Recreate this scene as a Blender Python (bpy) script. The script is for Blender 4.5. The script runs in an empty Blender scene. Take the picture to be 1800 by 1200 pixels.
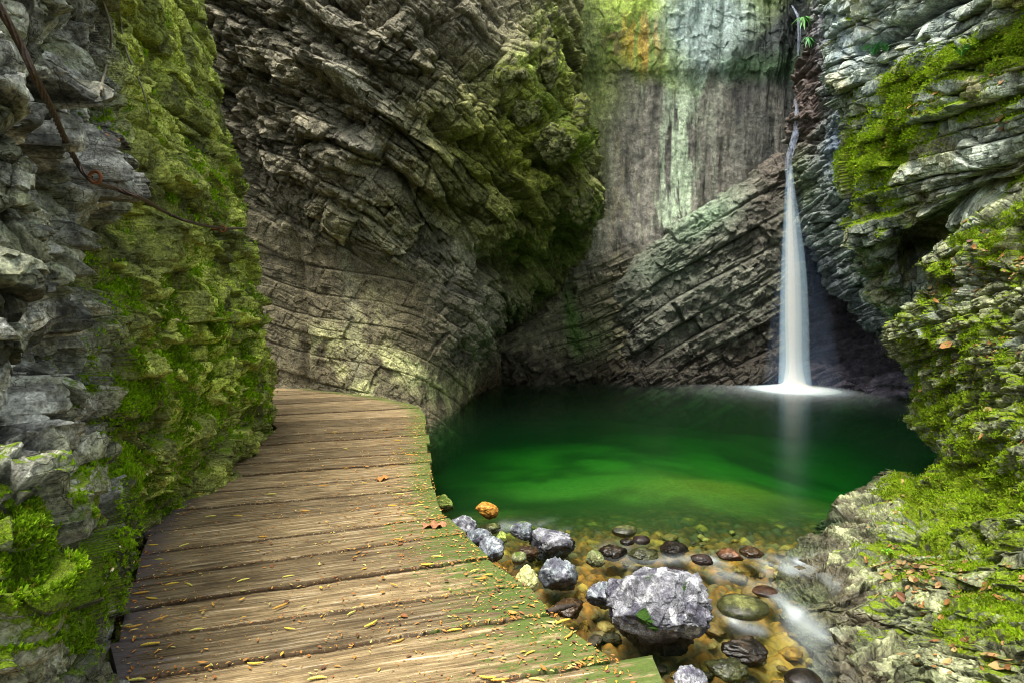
import bpy, bmesh, math, random, time
import numpy as np
from mathutils import Vector, Matrix
T0 = time.time()
SC = bpy.context.scene
COL = SC.collection
RES = 1.0

# ------------------------------------------------------------------ camera
CAM_Z = 1.85
F = 1000.0          # focal length in pixels of the 1800 px wide photograph
HY = 549.0          # row of the horizon
cam_d = bpy.data.cameras.new('camera')
cam = bpy.data.objects.new('camera', cam_d)
COL.objects.link(cam)
cam.location = (0, 0, CAM_Z)
cam.rotation_euler = (math.radians(90), 0, 0)
cam_d.sensor_width = 36
cam_d.lens = 20.0
cam_d.shift_y = -(600 - HY) / 1800.0
cam_d.clip_end = 500
cam_d.clip_start = 0.02
SC.camera = cam

# ------------------------------------------------------------------ sky and sun
SUN_DIR = Vector((-0.22, -0.27, 0.93)).normalized()
elev = math.asin(SUN_DIR.z)
world = bpy.data.worlds.new("World")
SC.world = world
world.use_nodes = True
wn = world.node_tree.nodes; wl = world.node_tree.links
for n in list(wn): wn.remove(n)
wo = wn.new('ShaderNodeOutputWorld'); bg = wn.new('ShaderNodeBackground')
sky = wn.new('ShaderNodeTexSky'); sky.sky_type = 'NISHITA'; sky.sun_disc = False
sky.sun_elevation = elev
sky.sun_rotation = math.atan2(SUN_DIR.x, SUN_DIR.y)
sky.altitude = 300; sky.air_density = 1.0; sky.dust_density = 2.5; sky.ozone_density = 1.0
bg.inputs['Strength'].default_value = 0.15
hs = wn.new('ShaderNodeHueSaturation'); hs.inputs['Saturation'].default_value = 0.6
tint = wn.new('ShaderNodeMix'); tint.data_type = 'RGBA'; tint.blend_type = 'MULTIPLY'; tint.inputs[0].default_value = 1.0
tint.inputs[7].default_value = (1.05, 1.03, 0.86, 1)
wl.new(sky.outputs[0], hs.inputs['Color']); wl.new(hs.outputs[0], tint.inputs[6]); wl.new(tint.outputs[2], bg.inputs['Color']); wl.new(bg.outputs[0], wo.inputs['Surface'])

sun_d = bpy.data.lights.new('sun', 'SUN')
sun_d.energy = 2.0
sun_d.angle = math.radians(20)
sun_d.color = (1.0, 0.97, 0.90)
sun = bpy.data.objects.new('sun', sun_d); COL.objects.link(sun)
sun.rotation_euler = SUN_DIR.to_track_quat('Z', 'Y').to_euler()

SC.view_settings.view_transform = 'Standard'
SC.view_settings.look = 'None'
SC.view_settings.exposure = 1.62
SC.view_settings.gamma = 1.0
SC.view_settings.use_curve_mapping = False
cy = SC.cycles
cy.max_bounces = 18; cy.diffuse_bounces = 4; cy.glossy_bounces = 3
cy.transparent_max_bounces = 24; cy.volume_bounces = 16
cy.use_denoising = True
cy.filter_width = 1.0
cy.sample_clamp_indirect = 6.0

# ------------------------------------------------------------------ helpers
def at(px, py, Y):
    return Vector(((px - 900) * Y / F, Y, CAM_Z - (py - HY) * Y / F))
def on_z(px, py, z):
    Y = (CAM_Z - z) * F / (py - HY)
    return Vector(((px - 900) * Y / F, Y, z))

def tag(o, label=None, cat=None, group=None, kind=None):
    if label: o['label'] = label
    if cat: o['category'] = cat
    if group: o['group'] = group
    if kind: o['kind'] = kind
    return o

def empty(name, loc=(0, 0, 0), rz=0):
    o = bpy.data.objects.new(name, None); COL.objects.link(o)
    o.location = loc; o.rotation_euler = (0, 0, rz); o.empty_display_size = 0.1
    return o

def mesh_np(name, V, Fc, mat, parent=None, smooth=True, attrs=None, k=4):
    """one mesh object from numpy arrays; Fc is (n,k)"""
    me = bpy.data.meshes.new(name)
    V = np.asarray(V, np.float32); Fc = np.asarray(Fc, np.int32)
    n = len(Fc); k = Fc.shape[1]
    me.vertices.add(len(V)); me.vertices.foreach_set('co', V.ravel())
    me.loops.add(n * k); me.loops.foreach_set('vertex_index', Fc.ravel())
    me.polygons.add(n)
    me.polygons.foreach_set('loop_start', np.arange(0, n * k, k, dtype=np.int32))
    me.polygons.foreach_set('loop_total', np.full(n, k, np.int32))
    me.update(calc_edges=True)
    me.polygons.foreach_set('use_smooth', np.full(n, smooth))
    if attrs:
        for an, av in attrs.items():
            av = np.asarray(av, np.float32)
            if av.ndim == 2:
                a = me.attributes.new(an, 'FLOAT_COLOR', 'POINT')
                if av.shape[1] == 3: av = np.hstack([av, np.ones((len(av), 1), np.float32)])
                a.data.foreach_set('color', av.astype(np.float32).ravel())
            else:
                a = me.attributes.new(an, 'FLOAT', 'POINT')
                a.data.foreach_set('value', av.ravel())
    if mat: me.materials.append(mat)
    o = bpy.data.objects.new(name, me); COL.objects.link(o)
    if parent: o.parent = parent
    return o

# ------------------------------------------------------------------ numpy noise
rs = np.random.RandomState(7)
TAB = rs.rand(64, 64, 64).astype(np.float32)
HT = rs.rand(65536).astype(np.float32)

def hsh(*k):
    h = np.zeros(np.broadcast(*k).shape, np.int64)
    for i, q in enumerate(k):
        h = (h * 73856093 + np.asarray(q).astype(np.int64) * (19349663 + 83492791 * i)) & 0x7fffffff
        h = (h ^ (h >> 13)) * 1274126177 & 0x7fffffff
    return HT[(h ^ (h >> 9)) & 65535]

def vn(p, s=1.0, seed=0):
    """smooth value noise, 0..1"""
    q = p * s + np.float32(seed * 7.31)
    i = np.floor(q).astype(np.int32); f = (q - i).astype(np.float32)
    f = f * f * (3 - 2 * f)
    x0 = i[:, 0] & 63; y0 = i[:, 1] & 63; z0 = i[:, 2] & 63
    x1 = (x0 + 1) & 63; y1 = (y0 + 1) & 63; z1 = (z0 + 1) & 63
    fx, fy, fz = f[:, 0], f[:, 1], f[:, 2]
    a = TAB[x0, y0, z0] * (1 - fx) + TAB[x1, y0, z0] * fx
    b = TAB[x0, y1, z0] * (1 - fx) + TAB[x1, y1, z0] * fx
    c = TAB[x0, y0, z1] * (1 - fx) + TAB[x1, y0, z1] * fx
    d = TAB[x0, y1, z1] * (1 - fx) + TAB[x1, y1, z1] * fx
    return (a * (1 - fy) + b * fy) * (1 - fz) + (c * (1 - fy) + d * fy) * fz

def fbm(p, s=1.0, o=4, seed=0, g=0.5):
    r = 0; a = 1.0; t = 0
    for k in range(o):
        r = r + a * vn(p, s * 2.03 ** k, seed + k); t += a; a *= g
    return r / t

def ridged(p, s=1.0, o=4, seed=0):
    r = 0; a = 1.0; t = 0
    for k in range(o):
        r = r + a * (1 - np.abs(2 * vn(p, s * 2.1 ** k, seed + k) - 1)); t += a; a *= 0.5
    return r / t

def sstep(a, b, x):
    t = np.clip((x - a) / (b - a), 0, 1); return t * t * (3 - 2 * t)

def unit(v):
    v = np.array(v, np.float32); return v / np.linalg.norm(v)

def strata(p, nrm, udir, t, L, seed, tilt=0.5, crev=0.5, cw=0.09, joint=0.95):
    """blocky bedding: returns height in -1..1 (crevices lower) and a hash per block"""
    nrm = unit(nrm); u = unit(np.array(udir, np.float32) - np.dot(udir, nrm) * nrm); v = np.cross(nrm, u)
    w = (p @ nrm) / t
    w = w + 0.55 * (vn(np.stack([w * 0.6, w * 0, w * 0], 1), 1, seed) - 0.5) * 1.6
    lay = np.floor(w); fw = w - lay
    h1 = hsh(lay, seed)
    Lr = L * (0.55 + 1.1 * hsh(lay, seed + 3))
    cu = (p @ u) / Lr + h1 * 17; iu = np.floor(cu); fu = cu - iu
    cv = (p @ v) / Lr * 0.8 + h1 * 31; iv = np.floor(cv)
    h2 = hsh(lay, iu, iv, seed + 5)
    ta = hsh(lay, iu, iv, seed + 8) - 0.5; tb = hsh(lay, iu, iv, seed + 9) - 0.5
    h = (h1 - 0.5) * 0.5 + (h2 - 0.5) * 1.5 + tilt * (ta * (fw - 0.5) + tb * (fu - 0.5)) * 2
    e1 = np.minimum(fw, 1 - fw)
    e2 = np.minimum(fu, 1 - fu) * (Lr / t)
    on = (hsh(iu, lay, seed + 11) < joint)
    e2 = np.where(on, e2, 1.0)
    md = sstep(.25, .6, vn(p, 1.1 / t * .35, seed + 2))
    h = h - crev * np.maximum((.35 + .65 * md) * np.exp(-(e1 / cw) ** 2), 0.8 * np.exp(-(e2 / (cw * 1.2)) ** 2))
    return h.astype(np.float32), h2, h1

def facets(p, s, seed, j=0.9, tilt=1.2):
    """angular broken blocks: 3D cells, each a tilted plane"""
    q = p * s
    base = np.floor(q).astype(np.int64)
    best = np.full(len(p), 9e9, np.float32); sec = best.copy()
    hh = np.zeros(len(p), np.float32); hid = np.zeros(len(p), np.float32)
    for dx in (-1, 0, 1):
        for dy in (-1, 0, 1):
            for dz in (-1, 0, 1):
                c = base + np.array([dx, dy, dz])
                k = hsh(c[:, 0], c[:, 1], c[:, 2], seed)
                ki = (k * 65535).astype(np.int64)
                ox = HT[(ki + 101) & 65535]; oy = HT[(ki + 7919) & 65535]; oz = HT[(ki + 30011) & 65535]
                d0 = q[:, 0] - c[:, 0] - 0.5 - (ox - 0.5) * j
                d1 = q[:, 1] - c[:, 1] - 0.5 - (oy - 0.5) * j
                d2 = q[:, 2] - c[:, 2] - 0.5 - (oz - 0.5) * j
                d = d0 * d0 + d1 * d1 + d2 * d2
                g0 = HT[(ki + 555) & 65535] - 0.5; g1 = HT[(ki + 777) & 65535] - 0.5; g2 = HT[(ki + 999) & 65535] - 0.5
                h = (k - 0.5) + tilt * (g0 * d0 + g1 * d1 + g2 * d2)
                m = d < best
                sec = np.where(m, best, np.minimum(sec, d))
                hh = np.where(m, h, hh); hid = np.where(m, HT[(ki + 4242) & 65535], hid)
                best = np.where(m, d, best)
    edge = np.sqrt(sec) - np.sqrt(best)
    return hh.astype(np.float32), edge.astype(np.float32), hid.astype(np.float32)

# ------------------------------------------------------------------ sheets of rock swept through control points
def crom(P, t):
    """Catmull-Rom along axis 0 of P at parameters t (0..n-1)"""
    n = len(P); i = np.clip(np.floor(t).astype(int), 0, n - 2); f = (t - i)[:, None, None]
    Pe = np.concatenate([2 * P[:1] - P[1:2], P, 2 * P[-1:] - P[-2:-1]])
    a, b, c, d = Pe[i], Pe[i + 1], Pe[i + 2], Pe[i + 3]
    return b + 0.5 * f * (c - a + f * (2 * a - 5 * b + 4 * c - d + f * (3 * (b - c) + d - a)))

def params(n, cnt, w):
    w = np.array(w if w is not None else [1] * (n - 1), float)
    cum = np.concatenate([[0], np.cumsum(w)]); return np.interp(np.linspace(0, cum[-1], cnt), cum, np.arange(n))

def sheet(rows, nu, nv, uw=None, vw=None):
    """rows[r][c] = (px, py, depth) -> grid of world points (nv x nu)"""
    P = np.array(rows, np.float64)
    W = np.empty_like(P)
    W[..., 0] = P[..., 0]; W[..., 1] = P[..., 1]; W[..., 2] = np.log(P[..., 2])
    a = crom(W, params(W.shape[0], nv, vw))
    b = crom(a.transpose(1, 0, 2), params(W.shape[1], nu, uw)).transpose(1, 0, 2)
    Y = np.exp(b[..., 2])
    return np.stack([(b[..., 0] - 900) * Y / F, Y, CAM_Z - (b[..., 1] - HY) * Y / F], -1).astype(np.float32)

def normals(G):
    du = np.gradient(G, axis=1); dv = np.gradient(G, axis=0)
    n = np.cross(dv, du)
    n /= np.linalg.norm(n, axis=2, keepdims=True) + 1e-9
    return n

def quads(nu, nv):
    i = np.arange(nu * nv, dtype=np.int32).reshape(nv, nu)
    return np.stack([i[:-1, :-1], i[1:, :-1], i[1:, 1:], i[:-1, 1:]], -1).reshape(-1, 4)

def pix(P):
    return 900 + P[:, 0] / P[:, 1] * F, HY + (CAM_Z - P[:, 2]) / P[:, 1] * F

def blobs(px, py, lst, base=0.0):
    """sum of soft patches placed on the rock: (cx, cy, rx, ry, value[, rotation])"""
    r = np.full(len(px), base, np.float32)
    for b in lst:
        cx, cy, rx, ry, val = b[:5]
        a = math.radians(b[5]) if len(b) > 5 else 0
        dx = px - cx; dy = py - cy
        u = dx * math.cos(a) + dy * math.sin(a); v = -dx * math.sin(a) + dy * math.cos(a)
        r += val * np.exp(-((u / rx) ** 2 + (v / ry) ** 2))
    return r

def mixc(a, b, f):
    f = f[:, None]; return a * (1 - f) + b * f

def rgb(*c): return np.array(c, np.float32)[None, :]

# ------------------------------------------------------------------ materials
def new_mat(name):
    m = bpy.data.materials.new(name); m.use_nodes = True
    nt = m.node_tree
    for n in list(nt.nodes): nt.nodes.remove(n)
    out = nt.nodes.new('ShaderNodeOutputMaterial')
    b = nt.nodes.new('ShaderNodeBsdfPrincipled')
    nt.links.new(b.outputs[0], out.inputs['Surface'])
    return m, nt, b, out

class NB:
    def __init__(s, nt): s.nt = nt
    def n(s, t, **k):
        x = s.nt.nodes.new(t)
        for a, v in k.items():
            if a.startswith('_'):
                setattr(x, a[1:], v)
            else:
                i = x.inputs[a] if not a.startswith('i') or not a[1:].isdigit() else x.inputs[int(a[1:])]
                s.set(i, v)
        return x
    def set(s, i, v):
        if hasattr(v, 'is_linked') or hasattr(v, 'links'): s.nt.links.new(v, i)
        else: i.default_value = v
    def math(s, op, a, b=0.0, clamp=False):
        x = s.nt.nodes.new('ShaderNodeMath'); x.operation = op; x.use_clamp = clamp
        s.set(x.inputs[0], a); s.set(x.inputs[1], b); return x.outputs[0]
    def mix(s, f, a, b, mode='MIX'):
        x = s.nt.nodes.new('ShaderNodeMix'); x.data_type = 'RGBA'; x.blend_type = mode; x.clamp_factor = True
        s.set(x.inputs[0], f)
        for i, v in ((6, a), (7, b)):
            if isinstance(v, tuple): v = (*v, 1) if len(v) == 3 else v
            s.set(x.inputs[i], v)
        return x.outputs[2]
    def attr(s, name, out='Fac'):
        x = s.nt.nodes.new('ShaderNodeAttribute'); x.attribute_name = name; return x.outputs[out]
    def coord(s, scale=(1, 1, 1), kind='Object', rot=(0, 0, 0)):
        c = s.nt.nodes.new('ShaderNodeTexCoord'); m = s.nt.nodes.new('ShaderNodeMapping')
        s.nt.links.new(c.outputs[kind], m.inputs['Vector'])
        m.inputs['Scale'].default_value = scale; m.inputs['Rotation'].default_value = rot
        return m.outputs[0]
    def noise(s, vec, scale, detail=4, rough=0.55, dist=0.0, out='Fac'):
        x = s.nt.nodes.new('ShaderNodeTexNoise')
        s.nt.links.new(vec, x.inputs['Vector'])
        x.inputs['Scale'].default_value = scale; x.inputs['Detail'].default_value = detail
        x.inputs['Roughness'].default_value = rough; x.inputs['Distortion'].default_value = dist
        return x.outputs[out]
    def ramp(s, f, stops):
        x = s.nt.nodes.new('ShaderNodeValToRGB'); e = x.color_ramp.elements
        while len(e) < len(stops): e.new(0.5)
        for k, (p, c) in enumerate(stops):
            e[k].position = p; e[k].color = (*c, 1) if len(c) == 3 else c
        s.set(x.inputs[0], f); return x.outputs[0]
    def mr(s, v, a, b, c=0.0, d=1.0):
        x = s.nt.nodes.new('ShaderNodeMapRange'); x.clamp = True
        s.set(x.inputs[0], v)
        for i, q in zip((1, 2, 3, 4), (a, b, c, d)): x.inputs[i].default_value = q
        return x.outputs[0]

def rock_mat(name, fine=1.0, bump=0.5, moss_a=(0.045, 0.075, 0.003), moss_b=(0.29, 0.46, 0.005), dist=0.02):
    m, nt, b, out = new_mat(name); q = NB(nt)
    v = q.coord()
    base = q.attr('col', 'Color')
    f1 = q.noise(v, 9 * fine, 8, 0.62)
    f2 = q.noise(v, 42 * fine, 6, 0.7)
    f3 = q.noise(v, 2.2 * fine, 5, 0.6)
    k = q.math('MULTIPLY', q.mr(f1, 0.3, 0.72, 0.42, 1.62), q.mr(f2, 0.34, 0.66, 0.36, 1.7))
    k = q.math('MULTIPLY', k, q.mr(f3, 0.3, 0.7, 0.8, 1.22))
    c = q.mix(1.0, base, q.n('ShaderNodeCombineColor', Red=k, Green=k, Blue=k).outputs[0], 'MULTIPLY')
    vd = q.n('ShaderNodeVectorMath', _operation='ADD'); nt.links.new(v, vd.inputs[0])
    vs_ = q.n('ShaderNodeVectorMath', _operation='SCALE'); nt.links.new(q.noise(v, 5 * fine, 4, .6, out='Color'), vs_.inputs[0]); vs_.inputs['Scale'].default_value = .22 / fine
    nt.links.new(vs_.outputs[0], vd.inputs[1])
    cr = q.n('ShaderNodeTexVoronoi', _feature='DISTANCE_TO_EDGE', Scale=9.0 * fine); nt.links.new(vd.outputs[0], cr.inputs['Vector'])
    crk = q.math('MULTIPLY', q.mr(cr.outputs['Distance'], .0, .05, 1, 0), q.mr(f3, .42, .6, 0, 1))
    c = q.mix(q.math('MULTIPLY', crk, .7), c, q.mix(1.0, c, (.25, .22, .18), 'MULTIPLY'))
    # pale mineral crust in patches
    crust = q.mr(q.noise(v, 17 * fine, 7, 0.7, 0.6), 0.60, 0.70)
    c = q.mix(q.math('MULTIPLY', crust, 0.35), c, q.mix(1.0, c, (2.2, 2.2, 2.1), 'MULTIPLY'))
    # moss
    mossf = q.attr('moss')
    mn = q.noise(v, 30 * fine, 6, 0.75)
    mf = q.mr(q.math('ADD', mossf, q.math('MULTIPLY', q.math('SUBTRACT', mn, 0.5), 0.9)), 0.42, 0.62)
    mc = q.mix(q.mr(q.noise(v, 70 * fine, 4, 0.8), 0.32, 0.68), moss_a, moss_b)
    mc = q.mix(q.mr(q.noise(v, 5 * fine, 3, 0.6), 0.35, 0.7), mc, q.mix(1.0, mc, (0.72, 0.62, 0.55), 'MULTIPLY'))
    c = q.mix(mf, c, mc)
    nt.links.new(c, b.inputs['Base Color'])
    wet = q.attr('wet')
    r = q.mix(wet, (0.82, 0.82, 0.82), (0.34, 0.34, 0.34))
    r = q.mix(mf, r, (0.95, 0.95, 0.95))
    nt.links.new(r, b.inputs['Roughness'])
    b.inputs['Specular IOR Level'].default_value = 0.35
    hgt = q.math('ADD', q.math('MULTIPLY', f1, 0.9), q.math('MULTIPLY', f2, 0.5))
    hgt = q.math('ADD', hgt, q.math('SUBTRACT', q.math('MULTIPLY', q.noise(v, 150 * fine, 3, 0.7), q.math('ADD', 0.12, q.math('MULTIPLY', mf, 0.5))), q.math('MULTIPLY', crk, .35)))
    bp = q.n('ShaderNodeBump', Strength=bump, Distance=dist, Height=hgt)
    nt.links.new(bp.outputs[0], b.inputs['Normal'])
    return m

def simple_mat(name, col, rough=0.7, var=0.4, scale=30, metallic=0.0, bump=0.3, dist=0.003, spec=0.4, trans=0.0):
    m, nt, b, out = new_mat(name); q = NB(nt); v = q.coord()
    f = q.noise(v, scale, 6, 0.65)
    k = q.mr(f, 0.3, 0.7, 1 - var, 1 + var)
    c = q.mix(1.0, (*col, 1), q.n('ShaderNodeCombineColor', Red=k, Green=k, Blue=k).outputs[0], 'MULTIPLY')
    nt.links.new(c, b.inputs['Base Color'])
    b.inputs['Roughness'].default_value = rough; b.inputs['Metallic'].default_value = metallic
    b.inputs['Specular IOR Level'].default_value = spec
    bp = q.n('ShaderNodeBump', Strength=bump, Distance=dist, Height=f)
    nt.links.new(bp.outputs[0], b.inputs['Normal'])
    return m

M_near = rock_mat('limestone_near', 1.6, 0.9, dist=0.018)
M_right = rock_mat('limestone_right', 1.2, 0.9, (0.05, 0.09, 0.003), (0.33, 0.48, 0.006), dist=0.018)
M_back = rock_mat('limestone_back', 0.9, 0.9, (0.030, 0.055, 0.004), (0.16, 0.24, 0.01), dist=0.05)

# ------------------------------------------------------------------ the cliffs
SHEETS = {}
def cliff(name, rows, nu, nv, disp, paint, mat, label, uw=None, vw=None):
    nu = int(nu * RES); nv = int(nv * RES)
    G = sheet(rows, nu, nv, uw, vw)
    N = normals(G)
    P = G.reshape(-1, 3); Nf = N.reshape(-1, 3)
    d, info = disp(P, Nf)
    Q = P + d
    G2 = Q.reshape(nv, nu, 3)
    N2 = normals(G2).reshape(-1, 3)
    # large scale hollow / proud measure of the broken rock, only used to decide where moss and dirt sit
    px, py = pix(P)
    col, moss, wet = paint(Q, N2, px, py, info)
    o = mesh_np(name, Q, quads(nu, nv), mat, smooth=True,
                attrs={'col': np.clip(col, 0.004, 0.9), 'moss': moss, 'wet': np.clip(wet, 0, 1)})
    tag(o, label, 'cliff', kind='structure')
    SHEETS[name] = (Q, N2, moss, px, py)
    print(name, len(Q), round(time.time() - T0, 1))
    return o

def inplane(N, nrm, k=.85):
    nrm = unit(nrm); d = N - k * (N @ nrm)[:, None] * nrm
    return d / (np.linalg.norm(d, axis=1, keepdims=True) + 1e-6)

def warp(p, s, a, seed):
    w = np.stack([vn(p, s, seed), vn(p, s, seed + 20), vn(p, s, seed + 40)], 1) - 0.5
    return p + w * 2 * a

# ---- left cliff: broken grey blocks near the lens, mossy face further along
rowsA = [
 [(-700,-260,1.3),(-60,-260,2.05),(60,-260,2.5),(150,-260,3.0),(225,-260,3.8),(262,-260,4.9),(280,-260,6.0),(150,-260,8.5)],
 [(-700,0,1.2),(-30,0,1.95),(75,0,2.45),(155,0,3.05),(235,0,3.8),(297,0,4.9),(334,0,6.0),(220,0,8.5)],
 [(-700,200,1.2),(-20,200,1.85),(85,200,2.15),(165,200,2.85),(250,200,3.7),(332,200,4.9),(386,200,6.1),(290,200,8.5)],
 [(-700,400,1.2),(-10,400,1.78),(85,400,2.1),(165,400,2.75),(270,400,3.65),(367,400,4.85),(428,400,6.2),(330,400,8.5)],
 [(-700,600,1.2),(0,600,1.75),(90,600,2.1),(165,600,2.6),(280,600,3.55),(390,600,4.8),(460,600,6.3),(370,600,8.6)],
 [(-700,760,1.2),(0,760,1.75),(90,770,2.05),(165,790,2.6),(285,790,3.5),(398,765,4.8),(474,730,6.45),(390,720,8.6)],
 [(-700,860,1.1),(0,840,1.55),(85,850,1.8),(160,880,2.3),(275,890,3.55),(390,835,4.85),(472,775,6.4),(400,760,8.6)],
 [(-700,1060,1.0),(0,1020,1.42),(85,1020,1.62),(150,1020,1.95),(212,1010,2.95),(340,920,4.5),(462,830,6.3),(400,820,8.6)],
 [(-700,1400,.95),(0,1380,1.36),(90,1350,1.54),(165,1300,1.80),(190,1240,2.5),(330,1080,4.2),(455,950,6.2),(400,900,8.6)],
]
def dispA(P, N):
    px, py = pix(P)
    wz = sstep(150, 230, px + (vn(P, 1.3, 3) - 0.5) * 90)      # 0 = grey blocks, 1 = layered mossy face
    low = sstep(800, 880, py) * (1 - sstep(150, 260, px))
    p = warp(P, 1.6, 0.10, 1)
    sy = (1 - .5 * wz)[:, None]; one = np.ones_like(sy)
    AN = np.hstack([one * 1.15, sy, one * .85]).astype(np.float32)
    h0, e0, i0 = facets(p * AN, 3.0, 5, tilt=1.5)
    h1, e1, i1 = facets(warp(P, 5, 0.03, 4) * AN, 8.5, 9, tilt=1.5)
    h2, e2, i2 = facets(warp(P, 12, 0.012, 7), 24, 11, tilt=1.4)
    cr = -np.exp(-(e0 / 0.05) ** 2) * 0.05 - np.exp(-(e1 / 0.09) ** 2) * 0.016
    A = 0.20 * h0 + 0.085 * h1 + 0.020 * h2 + cr
    nrm = (0.45, 0.08, 0.85)
    pl = warp(P, 1.1, 0.12, 14)
    s0, b0, l0 = strata(pl, nrm, (0.2, 1, 0), 0.36, 1.1, 3, crev=0.5, cw=0.07)
    s1, b1, l1 = strata(warp(P, 3, 0.05, 16), nrm, (0.2, 1, 0), 0.13, 0.42, 6, crev=0.45, cw=0.10)
    s2, b2, l2 = strata(warp(P, 6, 0.02, 18), nrm, (0.2, 1, 0), 0.05, 0.20, 8, crev=0.4, cw=0.14)
    g = sstep(330, 200, py)                # long smooth beds high up
    B = 0.085 * s0 + (0.055 - 0.02 * g) * s1 + 0.015 * s2 + 0.09 * h0 * (1 - .5 * g) + 0.05 * h1 * (1 - g * 0.7) + 0.012 * h2 + 0.20 * (fbm(P, 1.1, 3, 30) - 0.5)
    C = 0.12 * h0 + 0.05 * h1 + 0.05 * s1 + 0.018 * s2 + 0.02 * (fbm(P, 12, 4, 33) - 0.5)
    d = A * (1 - wz) + B * wz
    d = d * (1 - low) + C * low
    # deep hollows
    d -= blobs(px, py, [(75, 95, 50, 60, .16), (130, 60, 35, 60, .06), (115, 620, 36, 44, .18), (210, 150, 30, 130, .08), (185, 480, 36, 60, .24), (255, 375, 50, 30, .12), (190, 760, 28, 50, 0.12)])
    d += 0.02 * (ridged(P, 9, 4, 50) - 0.5)
    tone = (1 - wz) * i1 + wz * b1
    return N * d[:, None], (tone, wz, low, i0, l1, h1)
def paintA(Q, N, px, py, info):
    tone, wz, low, i0, l1, h1 = info
    n1 = fbm(Q, 3, 4, 60); n2 = fbm(Q, 14, 4, 61)
    grey = mixc(rgb(.14, .135, .11), rgb(.46, .45, .40), sstep(.35, .65, n2))
    grey = mixc(grey, rgb(.17, .18, .085), sstep(.42, .62, n1) * .7)
    oliv = mixc(rgb(.12, .13, .03), rgb(.36, .39, .07), sstep(.3, .7, n1))
    yel = blobs(px, py, [(395, 480, 70, 110, .8), (370, 640, 90, 90, .7), (300, 60, 50, 120, .6), (400, 600, 50, 50, .6)])
    oliv = mixc(oliv, rgb(.42, .50, .06), np.clip(yel * sstep(.35, .6, fbm(Q, 6, 3, 62)), 0, 1))
    col = mixc(grey, oliv, wz)
    col = col * (0.45 + 1.0 * tone)[:, None]
    up = N[:, 2]
    bias = blobs(px, py, [(60, 1000, 220, 170, .62), (350, 320, 70, 50, .60, 35), (160, 230, 55, 60, .5, 50), (300, 560, 160, 140, .36), (330, 720, 150, 110, .36), (440, 620, 30, 110, .25),
                          (250, 870, 70, 60, .45), (230, 700, 60, 120, .25), (60, 560, 70, 300, -.5), (60, 300, 80, 220, -.4), (300, 120, 60, 140, .05), (115, 715, 20, 30, .3)], .02)
    moss = bias - .55 * wz * sstep(.62, .72, h1 * .6 + .5 + .3 * (tone - .5)) + 0.50 * (up - 0.15) + 1.0 * (n1 - .5) + 1.1 * (n2 - 0.5)
    wet = np.zeros(len(px)) + 0.1
    return col, moss, wet
cliff('cliff_left', rowsA, 1050, 1350, dispA, paintA, M_near,
      'near rock wall of grey broken blocks turning mossy along the wooden boardwalk', [.35, 1.6, 1.7, 1.5, 1.2, .8, .3], [.5, 1, 1, 1, 1, 1, 1, .7])

# ---- wall beyond the boardwalk with its dark overhang
rowsB = [
 [(200,-260,9.6),(420,-260,9.3),(540,-260,8.9),(680,-260,8.9),(800,-260,9.6),(900,-260,11.),(960,-260,12.8),(985,-260,15.5),(960,-260,18.)],
 [(200,-40,9.8),(420,-40,9.3),(550,-40,8.95),(690,-40,8.9),(810,-40,9.6),(910,-40,10.9),(975,-40,12.4),(1000,-40,15.3),(960,-40,18.)],
 [(250,120,9.9),(430,120,9.6),(560,120,9.1),(690,120,9.05),(810,120,9.5),(905,120,10.2),(985,120,11.5),(1012,120,14.),(960,120,18.)],
 [(250,270,10.),(440,270,9.9),(560,270,9.4),(680,270,9.3),(800,270,9.6),(900,270,10.3),(985,270,11.2),(1038,270,12.8),(960,270,18.)],
 [(250,390,10.1),(450,390,10.1),(570,390,9.8),(690,390,9.8),(800,390,10.2),(900,390,10.7),(990,390,12.),(1040,390,13.6),(960,390,18.)],
 [(280,480,10.2),(460,480,10.2),(580,480,9.9),(690,480,10.0),(790,480,10.6),(880,480,11.7),(960,480,13.4),(1000,480,15.2),(930,480,18.)],
 [(300,590,10.2),(470,590,10.2),(590,590,9.8),(690,590,9.8),(780,590,10.4),(840,590,11.3),(862,590,13.0),(880,590,15.6),(860,590,18.)],
 [(320,680,10.3),(480,680,10.15),(590,680,9.7),(680,685,9.5),(750,690,10.0),(825,690,11.5),(868,675,14.0),(885,670,16.),(860,670,18.)],
 [(320,760,10.4),(480,760,10.1),(590,765,9.4),(670,770,9.2),(725,770,9.2),(795,745,10.6),(850,715,13.2),(890,700,15.5),(860,700,18.)],
 [(320,1000,10.4),(480,1000,10.1),(590,1000,9.2),(670,1000,8.9),(725,1000,9.0),(795,960,10.4),(850,920,13.0),(890,900,15.5),(860,900,18.)],
]
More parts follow.
